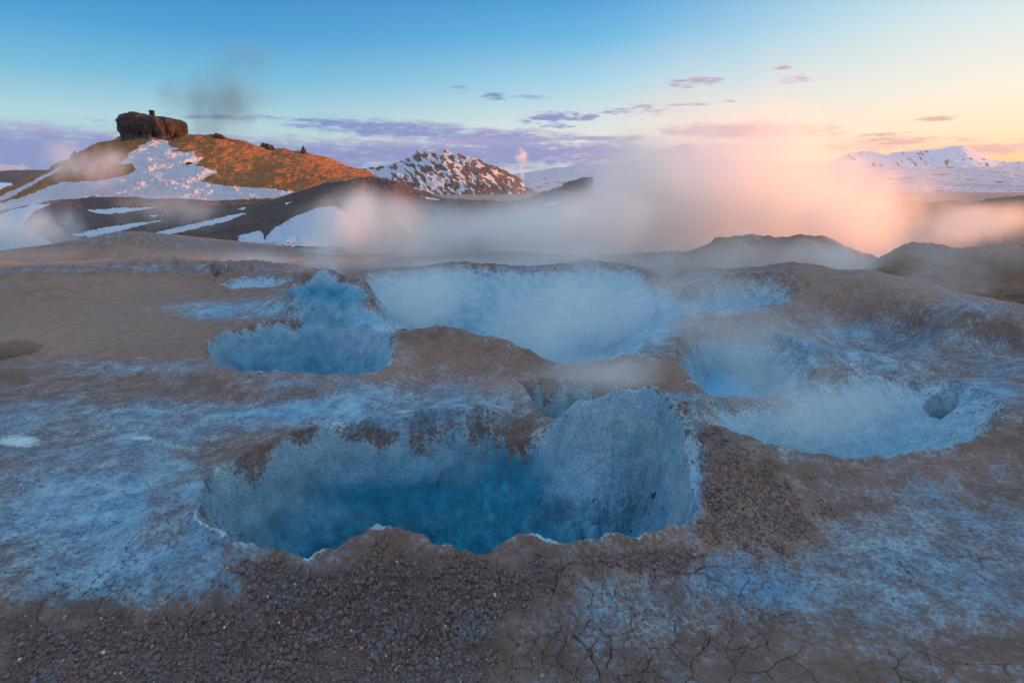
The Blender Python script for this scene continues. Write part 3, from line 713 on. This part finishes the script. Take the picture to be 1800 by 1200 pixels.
D_ = lambda L, d: [(a, b, d) for a, b in L]
H1_crest = [(-200,420),(-60,364),(0,337),(60,309),(120,281),(180,253),(218,239),(270,234),(330,237),(385,241),(440,254),(480,265),(530,268),(580,282),(640,303),(700,325),(760,350),(840,380)]
H1_mid = [(-200,430),(0,364),(120,324),(215,288),(270,284),(330,286),(385,290),(440,292),(500,296),(560,303),(620,314),(680,332),(740,352),(840,385)]
H1_base = [(-200,440),(0,388),(120,358),(215,354),(300,354),(400,354),(480,352),(540,350),(600,350),(660,354),(720,362),(840,392)]
hill('hill', 'rust brown hill with a snow gully under the flat topped rock', M_H1,
     [D_(H1_base, 104), D_(H1_mid, 126), D_(H1_crest, 150)], 900, 330, 1.5, .13,
     snow=[[(270,245),(296,245),(297,255),(316,261),(305,266),(343,267),(345,274),(360,277),(345,290),(371,298),(384,303),(352,317),(400,327),(480,331),(535,340),(480,349),(380,353),(260,353),(190,347),(100,352),(0,372),(-20,362),(40,346),(75,331),(108,319),(170,318),(205,311),(232,304),(238,297),(232,290),(205,287),(221,279),(226,270),(246,256)],
           [(-20,356),(0,344),(55,318),(108,292),(112,295),(60,325),(10,352)]], soft=2.2, seed=300, drop=.03)
F_top = [(-200,425),(0,380),(60,362),(120,351),(200,349),(330,353),(450,356),(540,354),(620,352)]
F_m = [(-200,432),(0,408),(120,392),(200,388),(300,384),(400,380),(500,374),(620,370)]
F_b = [(-200,455),(0,447),(100,442),(200,438),(300,433),(400,431),(520,433),(620,440)]
hill('foothill', 'dark brown foothill crossed by long thin snow strips', M_H2, [D_(F_b, 38), D_(F_m, 60), D_(F_top, 88)], 800, 260, .75, .16,
     snow=[[(148,368),(175,377),(215,375),(245,370),(282,364),(205,365)], [(118,413),(160,418),(200,409),(245,397),(292,387),(240,391),(175,401)], [(198,431),(245,426),(330,405),(400,389),(434,375),(420,375),(370,386),(300,402),(230,419)],
           [(-150,345),(80,345),(112,350),(60,372),(40,395),(90,425),(190,434),(250,433),(150,446),(-150,460)], [(255,379),(288,377),(270,382)], [(410,367),(438,364),(425,369)]], soft=1.6, seed=330, drop=.02, back=100)
H2_c = [(340,450),(380,400),(430,372),(480,351),(510,343),(560,331),(600,319),(640,312),(690,317),(730,335),(770,347),(830,352),(900,358),(980,390)]
H2_m = [(340,455),(400,420),(450,402),(500,388),(560,372),(620,362),(700,366),(800,378),(980,405)]
H2_b = [(340,460),(400,434),(450,432),(530,432),(600,440),(800,440),(980,440)]
hill('hill', 'dark nearer hill with a wide snow patch at its foot, half lost in steam', M_H2, [D_(H2_b, 36), D_(H2_m, 50), D_(H2_c, 66)], 700, 240, .8, .2,
     snow=[[(458,428),(480,402),(520,379),(560,364),(590,361),(604,372),(622,400),(640,434),(458,433)], [(370,434),(420,414),(460,404),(470,434)], [(486,363),(516,352),(505,360)], [(728,341),(770,350),(798,353),(758,352)]], soft=1.8, seed=360, drop=.02)
def mt_snow(sc, thr, seed):
    def f(px, py, G, n):
        wx = px + 6 * fbm(px / 12, py / 8, 3, seed + 8)
        v = fbm((wx - 1.1 * py) / (9 * sc), (py + .45 * px) / (15 * sc), 6, seed, .56)
        rim = ridged((px - .8 * py) / (26 * sc), (py + .5 * px) / (30 * sc), 4, seed + 3)
        return np.clip(.5 + 2.4 * (v + thr - .38 * np.clip(rim, 0, 1) - .30 * sstep(740, 900, px) * (px < 1000) + .25 * fbm(px / 50, py / 18, 2, seed + 5)), 0, 1)
    return f
H3c = [(600,312),(640,304),(665,297),(700,284),(738,273),(752,271),(764,273),(782,268),(800,276),(822,284),(836,286),(850,293),(880,303),(905,314),(930,335),(960,358)]
H3m = [(600,320),(640,311),(700,302),(760,300),(800,306),(850,318),(900,334),(960,362)]
hill('mountain', 'dark mountain striped with snow, behind the dip between the hills', M_MT, [[(600,330,1200),(760,352,1200),(850,362,1200),(960,370,1200)], D_(H3m, 1420), D_(H3c, 1650)], 700, 260, 26, .006, snow_noise=mt_snow(1.0, .26, 400), seed=390, drop=.02, ridg=.7)
H6c = [(700,318),(860,311),(930,303),(1010,291),(1060,288),(1130,281),(1200,279),(1300,283),(1400,286),(1560,290),(1800,290),(2100,292)]
hill('snowfield', 'wide pink snowfield rising to the right skyline', M_FAR, [D_([(700,345),(900,350),(1300,352),(2100,352)], 1700), D_([(700,330),(900,325),(1100,312),(1400,314),(2100,316)], 3200), D_(H6c, 5600)], 900, 200, 30, .0016,
     snow_noise=lambda px, py, G, n: np.clip(.5 + 2.0 * (.27 + fbm(px / 60, py / 4.0, 6, 420, .62)), 0, 1), seed=410, drop=.01, ridg=.4)
hill('mountain', 'pale mountain almost lost behind the orange steam', M_FAR, [D_([(1080,300),(1200,300),(1340,300)], 5000), D_([(1080,292),(1120,284),(1150,271),(1190,258),(1215,251),(1240,260),(1275,277),(1340,290)], 6200)], 300, 90, 40, .002,
     snow_noise=mt_snow(1.0, .62, 440), seed=430, drop=.01)
hill('mountain', 'long flat backed snowy mountain on the right skyline', M_MT, [D_([(1440,305),(1600,305),(1800,305),(1950,305)], 4600), D_([(1440,292),(1500,285),(1560,288),(1650,283),(1700,283),(1760,294),(1950,296)], 5200),
     D_([(1440,290),(1480,276),(1505,268),(1530,264),(1555,274),(1568,270),(1600,265),(1650,263),(1675,259),(1692,257),(1710,263),(1730,275),(1752,285),(1775,287),(1800,284),(1850,288),(1950,292)], 5800)], 700, 140, 34, .003,
     snow_noise=mt_snow(1.2, .46, 460), seed=450, drop=.01)
hill('mountain', 'distant snowy plateau lit pink at the left edge', M_FAR, [D_([(-250,306),(0,306),(200,310)], 2600), D_([(-250,288),(-60,286),(0,290),(30,292),(70,296),(78,292),(105,290),(130,296),(200,306)], 3400)], 300, 90, 12, .004,
     snow_noise=lambda px, py, G, n: np.ones(px.shape), seed=470, drop=.01)
hill('hill', 'low brown hill in front of the distant plateau at the left', M_H2, [D_([(-250,330),(0,330),(80,326),(160,330)], 420), D_([(-250,300),(-60,299),(0,300),(50,299),(95,298),(160,312)], 520)], 300, 90, 3, .02,
     snow=[[(-250,318),(-10,320),(20,322),(34,333),(0,338),(-250,345)]], soft=2, seed=480, drop=.02)
hill('hill', 'small brown slope leading up to the rock outcrop in the steam', M_H2, [D_([(840,420),(1000,425),(1150,420)], 60), D_([(840,375),(880,362),(930,349),(960,339),(990,330),(1035,334),(1070,350),(1150,372)], 92)], 360, 130, .8, .2,
     snow=[[(950,364),(965,355),(985,352),(975,362)]], soft=1.5, seed=500, drop=.02)
hill('ridge', 'low dark ridge beyond the right plain, glowing in backlit haze', M_TAN, [D_([(1330,420),(1600,420),(2300,420)], 62), D_([(1330,380),(1450,362),(1520,353),(1600,354),(1650,357),(1700,355),(1750,349),(1800,344),(1900,336),(2050,322),(2300,316)], 105)], 500, 130, 1.0, .12,
     seed=520, drop=.02)
hill('mound', 'flat topped brown mound veiled by steam, right of centre', M_TAN, [D_([(1180,475),(1300,480),(1400,480),(1580,480)], 22), D_([(1180,462),(1225,436),(1262,421),(1310,416),(1380,417),(1440,415),(1475,425),(1500,442),(1580,465)], 27)], 420, 130, .28, .8,
     seed=540, drop=.03, back=33)
hill('mound', 'rounded tan mound with a pale crest at the right edge', M_TAN, [D_([(1500,510),(1600,515),(1700,515),(1850,520),(2200,640)], 16.5), D_([(1500,500),(1532,468),(1560,445),(1600,432),(1630,429),(1660,432),(1700,438),(1750,455),(1800,472),(1850,482),(2000,520),(2200,600)], 21)], 420, 150, .30, .8,
     seed=560, drop=.03, back=25)
hill('mound', 'low brown mound behind the rounded one at the right edge', M_TAN, [D_([(1640,480),(1800,480),(2000,480)], 23), D_([(1640,452),(1690,441),(1740,433),(1800,432),(1900,436),(2000,450)], 27)], 420, 110, .3, .8,
     seed=580, drop=.03, back=33)

# ------------------------------------------------------------------ rocks
def rock_material():
    m, g = new_mat("basalt")
    n = g.noise(g.pos, 1.1, 6, .65); n2 = g.noise(g.pos, 6, 5, .7)
    c = g.mix(g.ss(n, .35, .65), (0.042, 0.034, 0.036, 1), (0.095, 0.058, 0.045, 1))
    c = g.mix(g.ss(n2, .5, .75), c, (0.09, 0.06, 0.055, 1))
    g.l.new(c, g.bs.inputs['Base Color']); bump(g, n2, .9, .3)
    return m
ROCK = rock_material()
def n3(P, s):
    return (gnoise(P[:, 0] + 3.1 * P[:, 2], P[:, 1] - 2.3 * P[:, 2], s) + gnoise(P[:, 2] + 1.7 * P[:, 0], P[:, 1] + .9 * P[:, 0] + 5, s + 1)) * .6
def ico(sub):
    import bmesh
    b = bmesh.new(); bmesh.ops.create_icosphere(b, subdivisions=sub, radius=1.0)
    V = np.array([v.co[:] for v in b.verts]); F = np.array([[v.index for v in f.verts] for f in b.faces]); b.free()
    return V, F
def boulder(name, label, px, py, d, w, h, seed, dp=None, cat='rock', sharp=1.0, group=None):
    V, F = ico(5)
    P = V.copy()
    P = P * (1 + .28 * n3(P * 1.3, seed) [:, None] + .14 * n3(P * 3.1, seed + 5)[:, None] + .07 * n3(P * 8, seed + 9)[:, None])
    P[:, 2] = np.where(P[:, 2] > 0, P[:, 2] ** 1.0 * 1, P[:, 2] * .5)
    if sharp > 1: P[:, :2] *= (1 - .55 * np.clip(P[:, 2:3], 0, 1))
    P *= np.array([w / 2, (dp or w) / 2, h])
    x, y, z = (float(v) for v in at_d(px, py, d))
    me = raw_mesh(name, P, F, True); me.materials.append(ROCK)
    o = bpy.data.objects.new(name, me); o.location = (x, y, z); S.collection.objects.link(o)
    return tag(o, label, cat, group)
def mesa():
    d = 149; na, nh, nc = 420, 110, 60
    th = np.linspace(0, 2 * pi, na, endpoint=False)
    x0, y0, zb = (float(v) for v in at_d(272, 243, d))
    sc = d / FPX
    topx = np.array([216, 222, 232, 246, 262, 280, 300, 320, 328]); topy = np.array([230, 220, 213, 208.5, 208, 210, 212.5, 215, 223])
    rings = []
    bot = zb - 3.0
    for i in range(nh):
        f = i / (nh - 1)                                # 0 bottom .. 1 top edge
        rf = np.interp(f, [0, .3, .42, .6, .85, .95, 1], [1.15, 1.0, .90, 1.0, 1.04, .98, .84])
        rx = 47 * sc * rf; ry = 36 * sc * rf
        ex = .66
        cx = np.sign(np.cos(th)) * np.abs(np.cos(th)) ** ex; sy = np.sign(np.sin(th)) * np.abs(np.sin(th)) ** ex
        X = rx * cx; Y = ry * sy
        pxx = 272 + X / sc
        ztop = zb + (243 - np.interp(pxx, topx, topy)) * sc
        Z = bot + (ztop - bot) * f
        rings.append(np.stack([X, Y, Z - zb], -1))
    last = rings[-1]
    for j in range(1, nc):
        f = 1 - j / nc
        X = last[:, 0] * f; Y = last[:, 1] * f
        zt = (243 - np.interp(272 + X / sc, topx, topy)) * sc
        rings.append(np.stack([X, Y, zt * (1) + last[:, 2] * 0], -1))
    G = np.array(rings)
    P = G.reshape(-1, 3)
    rad = P.copy(); rad[:, 2] *= .4; rad /= np.linalg.norm(rad, axis=1, keepdims=True) + 1e-6
    f1, f2, idc = worley(np.arctan2(P[:, 1], P[:, 0]) * 3.6 + .08 * P[:, 2], P[:, 2] * .17 + .8, 900)
    lump = np.sqrt(np.clip(1 - (f1 / .8) ** 2, 0, 1))
    disp = 1.35 * (lump - .55) * (.6 + .8 * idc) + .5 * fbm(P[:, 0] * .35 + P[:, 1] * .3, P[:, 2] * .25, 3, 910) + .45 * fbm(P[:, 0] * .9 + P[:, 1] * .7, P[:, 2] * .7, 3, 912)
    tt_ = np.arctan2(P[:, 1], P[:, 0]); disp = disp + .7 * fbm(np.cos(tt_) * 1.6 + 9, np.sin(tt_) * 1.6 + .12 * P[:, 2], 3, 931)
    wt = np.concatenate([np.ones(nh * na), np.repeat(np.linspace(.9, .35, nc - 1), na)])
    P = P + rad * (disp * wt)[:, None]
    o = grid_mesh('rock_butte', P.reshape(G.shape), ROCK, None, None, closed=True)
    o.location = (x0, y0, zb)
    return tag(o, 'dark lumpy flat topped rock crowning the snow streaked hill', 'rock')
def idx0(P): return 0 * P[:, 0]
mesa()
def cairn():
    d = 149; x0, y0, zb = (float(v) for v in at_d(268, 206.0, d)); na, nh = 96, 70
    th = np.linspace(0, 2 * pi, na, endpoint=False); R = []
    for i in range(nh + 12):
        f = min(i / (nh - 1), 1); r = .56 + .05 * math.cos(f * 5); k = 1 if i < nh else 1 - (i - nh + 1) / 12.5
        R.append(np.stack([r * k * np.cos(th), r * k * np.sin(th), np.full(na, -.5 + 1.95 * f + (0 if i < nh else .03))], -1))
    G = np.array(R); P = G.reshape(-1, 3)
    f1, f2, idc = worley(np.arctan2(P[:, 1], P[:, 0]) * 2.5, P[:, 2] * 5, 950)
    rr = P.copy(); rr[:, 2] = 0; rr /= np.linalg.norm(rr, axis=1, keepdims=True) + 1e-6
    P += rr * (.12 * (np.clip((f2 - f1) * 3, 0, 1) - .6) + .06 * (idc - .5))[:, None]
    o = grid_mesh('cairn', P.reshape(G.shape), ROCK, None, None, closed=True); o.location = (x0, y0, zb)
    return tag(o, 'small round stone cairn standing on top of the flat topped rock', 'cairn')
cairn()
boulder('boulder', 'broad broken boulder on the hill ridge, right of the rock butte', 471, 262, 149, 2.8, 1.1, 1001, sharp=1)
boulder('boulder', 'small boulder lying just left of the pointed rock on the ridge', 463, 259, 150, 1.2, 1.0, 1011)
boulder('rock_spire', 'small pointed rock standing alone on the right part of the hill ridge', 534, 268, 149, 1.3, 1.5, 1002, sharp=2)
boulder('boulder', 'low rock hump on the ridge close to the foot of the rock butte', 384, 243, 149, 3.2, 1.0, 1003)
boulder('boulder', 'small jagged rock on the steep left shoulder of the hill', 133, 277, 149, 2.2, 1.3, 1004, sharp=2)
boulder('boulder', 'lone boulder sticking out of the lower snow gully', 341, 336, 112, 1.1, .55, 1005)
boulder('boulder', 'small dark rock in the upper part of the snow gully', 333, 288, 124, 1.1, .35, 1006)
# outcrop head: a slanting block
def outcrop():
    V, F = ico(6); P = V.copy()
    P = np.sign(P) * np.abs(P) ** .42
    P = P * (1 + .16 * n3(P * 1.4, 1101)[:, None] + .10 * n3(P * 3.4, 1103)[:, None] + .05 * n3(P * 9, 1105)[:, None])
    P *= np.array([2.2, 2.0, 1.7]); P[:, 2] += .30 * P[:, 0]; P[:, 2] -= .12 * np.clip(P[:, 0] - 1, 0, 9)
    x, y, z = (float(v) for v in at_d(1014, 337, 91))
    me = raw_mesh('rock_outcrop', P, F, True); me.materials.append(ROCK)
    o = bpy.data.objects.new('rock_outcrop', me); o.location = (x, y, z); S.collection.objects.link(o)
    tag(o, 'blocky brown rock outcrop rising out of the steam near the centre', 'rock')
outcrop()

# ------------------------------------------------------------------ loose nodules and pebbles
def scatter(name, label, n, dens, size, seed, cols, sub=2, embed=.25):
    """many small stones joined into one object; dens(px,py)->0..1"""
    rng = np.random.default_rng(seed)
    V, F = ico(sub); nv = len(V)
    az = rng.uniform(-.80, .80, n * 6); r = np.exp(rng.uniform(math.log(2.3), math.log(9), n * 6))
    X = r * np.sin(az); Y = r * np.cos(az)
    j = np.clip(np.searchsorted(aa, az), 0, len(aa) - 1); i = np.zeros(len(r), int)
    od = np.argsort(j); js, st = np.unique(j[od], return_index=True); st = np.append(st, len(od))
    for q in range(len(js)):
        ii = od[st[q]:st[q + 1]]; i[ii] = np.clip(np.searchsorted(R2[:, js[q]], r[ii]), 0, NR - 1)
    Zs = P1[i, j, 2]; px, py = PX[i, j], PY[i, j]
    keep = (rng.uniform(0, 1, n * 6) < dens(px, py, i, j)) & (py < 1240) & (px > -60) & (px < 1860)
    k = np.nonzero(keep)[0][:n]; X, Y, Zs = X[k], Y[k], Zs[k]; m = len(k)
    s = size[0] * (size[1] / size[0]) ** (rng.uniform(0, 1, m) ** 3.0)
    vs = []
    for q in range(12):
        P = V * (1 + .50 * n3(V * 1.5 + q * 3, seed + q)[:, None] + .55 * n3(V * 3.4 + q, seed + 40 + q)[:, None]); vs.append(P)
    vs = np.array(vs); pick = rng.integers(0, 12, m)
    A = vs[pick] * (s[:, None, None] * rng.uniform(.7, 1.25, (m, 1, 3)))
    t = rng.uniform(0, 2 * pi, m); c_, s_ = np.cos(t)[:, None], np.sin(t)[:, None]
    B = np.stack([A[..., 0] * c_ - A[..., 1] * s_ + X[:, None], A[..., 0] * s_ + A[..., 1] * c_ + Y[:, None], A[..., 2] + Zs[:, None] + s[:, None] * (.5 - embed)], -1)
    Q = (F[None] + (np.arange(m) * nv)[:, None, None]).reshape(-1, 3)
    me = raw_mesh(name, B.reshape(-1, 3), Q, True)
    col = np.array(cols)[rng.integers(0, len(cols), m)] * rng.uniform(.75, 1.2, (m, 1))
    ca_ = me.color_attributes.new('tint', 'FLOAT_COLOR', 'POINT')
    C4 = np.concatenate([np.repeat(col, nv, 0), np.ones((m * nv, 1))], 1); ca_.data.foreach_set('color', C4.astype(np.float32).ravel())
    mt, g = new_mat(name + "_stone")
    n_ = g.noise(g.pos, 90, 4, .7); nb = g.noise(g.pos, 4.5, 5, .65)
    up = g.node('ShaderNodeSeparateXYZ'); g.l.new(g.node('ShaderNodeNewGeometry').outputs['Normal'], up.inputs[0])
    cl = g.mix(g.ss(n_, .3, .75, .0, .5), g.acol('tint'), (0.20, 0.12, 0.10, 1))
    if name == 'gravel': cl = g.mix(g.ss(g.m('ADD', nb, g.m('MULTIPLY', n_, .35)), .60, .95, 0, .35), cl, (0.07, 0.20, 0.30, 1))
    g.l.new(cl, g.bs.inputs['Base Color'])
    bump(g, n_, .7, .008)
    me.materials.append(mt)
    o = bpy.data.objects.new(name, me); S.collection.objects.link(o)
    return tag(o, label, None, None, 'stuff')
GV = gravel
br = (0.16, 0.10, 0.085); br2 = (0.12, 0.08, 0.075); gy = (0.12, 0.15, 0.18); bl = (0.16, 0.40, 0.56); ta = (0.46, 0.30, 0.20)
scatter('gravel', 'lumpy brown mud nodules heaped on the near rim and the crag slope', 42000, lambda px, py, i, j: np.where(GV[i, j] > .55, .95 * GV[i, j], 0), (.003, .018), 5, [br, br2, br, br2, (.13, .11, .11)], sub=2, embed=.5)
scatter('gravel', 'fine crumbs of mud strewn over the near ground', 14000, lambda px, py, i, j: .12 + .4 * sstep(980, 1150, py) * sstep(1000, 700, px) + .6 * GV[i, j], (.003, .009), 6, [br, br2, gy, br], sub=1)
scatter('pebbles', 'small tan, orange and white pebbles scattered over the dark near ground', 900, lambda px, py, i, j: sstep(1000, 1180, py + 30 * np.sin(px / 60)) * sstep(1050, 500, px) + .02 + .05 * sstep(.2, .8, GV[i, j]), (.004, .013), 7,
        [(.40, .20, .11), (.46, .29, .17), (.56, .48, .38), (.30, .14, .09), (.36, .21, .14), (.50, .44, .30)], sub=2)

# ------------------------------------------------------------------ steam
def steam_material(dens, scale, seed, col, aniso, thr, stretch):
    m = bpy.data.materials.new("steam"); m.use_nodes = True
    g = NT(m.node_tree)
    out = g.node('ShaderNodeOutputMaterial'); pv = g.node('ShaderNodeVolumePrincipled')
    tc = g.node('ShaderNodeTexCoord')
    ln = g.node('ShaderNodeVectorMath', operation='LENGTH'); g.l.new(tc.outputs['Object'], ln.inputs[0])
    pos = g.node('ShaderNodeNewGeometry').outputs['Position']
    v = g.mapping(pos, (scale, scale, scale * stretch), (seed * 7.1, seed * 3.3, seed * 1.9))
    n = g.noise(v, 1.6, 5, .62, .9)
    wn = g.node('ShaderNodeTexNoise'); g.l.new(v, wn.inputs['Vector']); wn.inputs['Scale'].default_value = .55; wn.inputs['Detail'].default_value = 3
    w1 = g.node('ShaderNodeVectorMath', operation='SUBTRACT'); g.l.new(wn.outputs['Color'], w1.inputs[0]); w1.inputs[1].default_value = (.5, .5, .5)
    w2 = g.node('ShaderNodeVectorMath', operation='SCALE'); g.l.new(w1.outputs[0], w2.inputs[0]); w2.inputs['Scale'].default_value = 1.7
    w3 = g.node('ShaderNodeVectorMath', operation='ADD'); g.l.new(w2.outputs[0], w3.inputs[0]); g.l.new(tc.outputs['Object'], w3.inputs[1])
    l2 = g.node('ShaderNodeVectorMath', operation='LENGTH'); g.l.new(w3.outputs[0], l2.inputs[0])
    fall = g.m('MULTIPLY', g.ss(l2.outputs['Value'], .95, .0), g.ss(ln.outputs['Value'], 1.0, .70))
    k = g.ss(g.m('ADD', n, g.m('MULTIPLY', fall, .35)), thr - .08, thr + .50)
    d = g.m('MULTIPLY', g.m('MULTIPLY', k, fall), dens * 1.25)
    g.l.new(d, pv.inputs['Density']); pv.inputs['Color'].default_value = col; pv.inputs['Anisotropy'].default_value = aniso
    g.l.new(pv.outputs[0], out.inputs['Volume'])
    return m
_sv, _sf = ico(3)
def steam(label, px, py, d, rx, rz, dens, ry=None, scale=.35, seed=1, col=(1, .965, .925, 1), aniso=.3, thr=.42, stretch=.75, tilt=0, thing=None):
    me = raw_mesh('steam', _sv, _sf, True); me.materials.append(steam_material(dens, scale, seed, col, aniso, thr, stretch))
    o = bpy.data.objects.new('steam' if not thing else thing, me); x, y, z = (float(v) for v in at_d(px, py, d))
    o.location = (x, y, z); o.scale = (rx, ry or rx, rz); o.rotation_euler = (0, radians(tilt), 0)
    S.collection.objects.link(o)
    if thing: return tag(o, label, 'steam plume')
    return tag(o, label, None, None, 'stuff')
steam('pale pink steam over the back rim, left end of the big bank', 630, 405, 27, 4.0, 2.5, 1.15, 3, seed=1, thr=.36)
steam('lilac steam drifting low in front of the dark hill', 790, 410, 30, 6.2, 2.3, .5, 4, seed=2, thr=.36)
steam('soft pink steam below the snow striped mountain', 980, 400, 30, 7.5, 2.8, .52, 4, seed=3, thr=.34)
steam('pink steam bank in the middle of the skyline', 1140, 370, 32, 9.0, 4.9, .50, 4, seed=4, thr=.34)
steam('tall orange steam bank right of centre', 1290, 335, 33, 10, 5.8, .40, 4.5, seed=15, thr=.34)
steam('bright orange steam at the right end of the bank', 1470, 388, 31, 9.0, 3.9, .56, 4, seed=36, thr=.34)
steam('thin rising veil above the orange steam', 1250, 185, 40, 11, 6.5, .035, 6, seed=7, thr=.36)
steam('wide low steam behind the crater field, centre', 980, 398, 41, 17, 3.4, .34, 4, seed=31, scale=.25, thr=.33)
steam('wide orange steam behind the crater field, right', 1340, 362, 42, 14, 5.2, .22, 5, seed=32, scale=.25, thr=.33)
steam('thin mist lying across the back rim, centre', 900, 462, 16.5, 6.5, 1.1, .42, 2.0, seed=33, scale=.5, thr=.34)
steam('thin mist lying across the back rim, right', 1250, 460, 17, 6.0, 1.3, .42, 2.0, seed=34, scale=.5, thr=.34)
steam('narrow steam puff rising from the cone mouth', 572, 440, 14.5, 1.1, 1.4, 1.3, .9, scale=1.2, seed=9)
steam('mist filling the wide central basin, left part', 720, 520, 12.6, 2.4, 1.1, .65, 2.2, scale=.7, seed=10, thr=.36)
steam('mist filling the wide central basin, right part', 1030, 545, 11.5, 3.1, 1.4, .75, 2.0, scale=.7, seed=11, thr=.36)
steam('mist standing over the blue pool', 1290, 600, 8.8, 1.9, 1.0, .70, 1.3, scale=1.0, seed=12, thr=.36)
steam('mist in the shallow hollow near the skyline', 1270, 505, 13.5, 2.4, .8, .5, 1.5, scale=.8, seed=13)
steam('thin steam over the broad right crater', 1440, 710, 6.2, 1.8, .65, .6, 1.0, scale=1.2, seed=14, thr=.36)
steam('thin steam over the small saddle pit and brown ridge', 1070, 672, 6.7, 1.4, .45, 1.6, .6, scale=1.1, seed=15, thr=.36)
steam('pale steam at the foot of the brown mounds', 1480, 455, 19.5, 2.6, 1.1, .9, 1.6, scale=.6, seed=16, thr=.36)
steam('golden veil over the mounds at the right edge', 1640, 430, 19.5, 5.5, 1.9, .16, 2.2, seed=35, scale=.5, thr=.34)
steam('faint steam standing before the rounded mound at the right', 1660, 490, 15.5, 1.6, 1.5, .4, 1.2, scale=.8, seed=17)
steam('soft steam puff at the left edge before the snow', 40, 395, 36, 4.6, 2.8, .7, 3, scale=.7, seed=18)
steam('thin steam over the left plain pits', 450, 462, 21, 3.0, .8, .7, 1.5, scale=.6, seed=19)
steam('thin steam drifting over the dark foothill', 290, 372, 37, 5.5, 2.0, .22, 2.5, scale=.6, seed=20)
steam('thin steam wrapped round the hill below the rock butte', 150, 290, 108, 14, 6.5, .20, 5, scale=.26, seed=21)
steam('shaded grey steam rising over the hill into the sky', 415, 155, 150, 13, 16, .085, 7, scale=.20, seed=22, col=(.20, .38, .52, 1), aniso=0, thr=.40, tilt=20)  # dark tint makes the plume look shaded although the sun reaches it
steam('shaded grey steam drifting right of the rock butte', 350, 185, 152, 17, 9, .10, 7, scale=.20, seed=23, col=(.20, .38, .52, 1), aniso=0, thr=.40, tilt=-12)  # shade put into the steam colour here too
steam('pink steam plume rising from the far plain left of the outcrop', 917, 275, 1100, 17, 19, .14, 15, scale=.11, seed=24, thr=.40, thing='steam_plume')
steam('lower stem of the distant steam plume', 918, 303, 1100, 7, 24, .12, 7, scale=.11, seed=25)
steam('golden haze lying along the ridge at the right edge', 1740, 385, 58, 9, 3.0, .28, 6, scale=.15, seed=26)

# ------------------------------------------------------------------ the air
def haze():
    V = np.array([(x, y, z) for x in (-9000, 9000) for y in (-400, 8200) for z in (-40, 560)], float)
    F = np.array([(0, 1, 3, 2), (4, 6, 7, 5), (0, 4, 5, 1), (2, 3, 7, 6), (0, 2, 6, 4), (1, 5, 7, 3)])
    me = raw_mesh('haze', V, F, False)
    m = bpy.data.materials.new('air'); m.use_nodes = True; g = NT(m.node_tree)
    pv = g.node('ShaderNodeVolumePrincipled'); pv.inputs['Density'].default_value = 3.2e-5; pv.inputs['Color'].default_value = (.78, .86, 1, 1); pv.inputs['Anisotropy'].default_value = .3
    out = g.node('ShaderNodeOutputMaterial'); g.l.new(pv.outputs[0], out.inputs['Volume'])
    me.materials.append(m); o = bpy.data.objects.new('haze', me); S.collection.objects.link(o)
    tag(o, 'thin evening air between the camera and the far mountains', None, None, 'stuff')
haze()
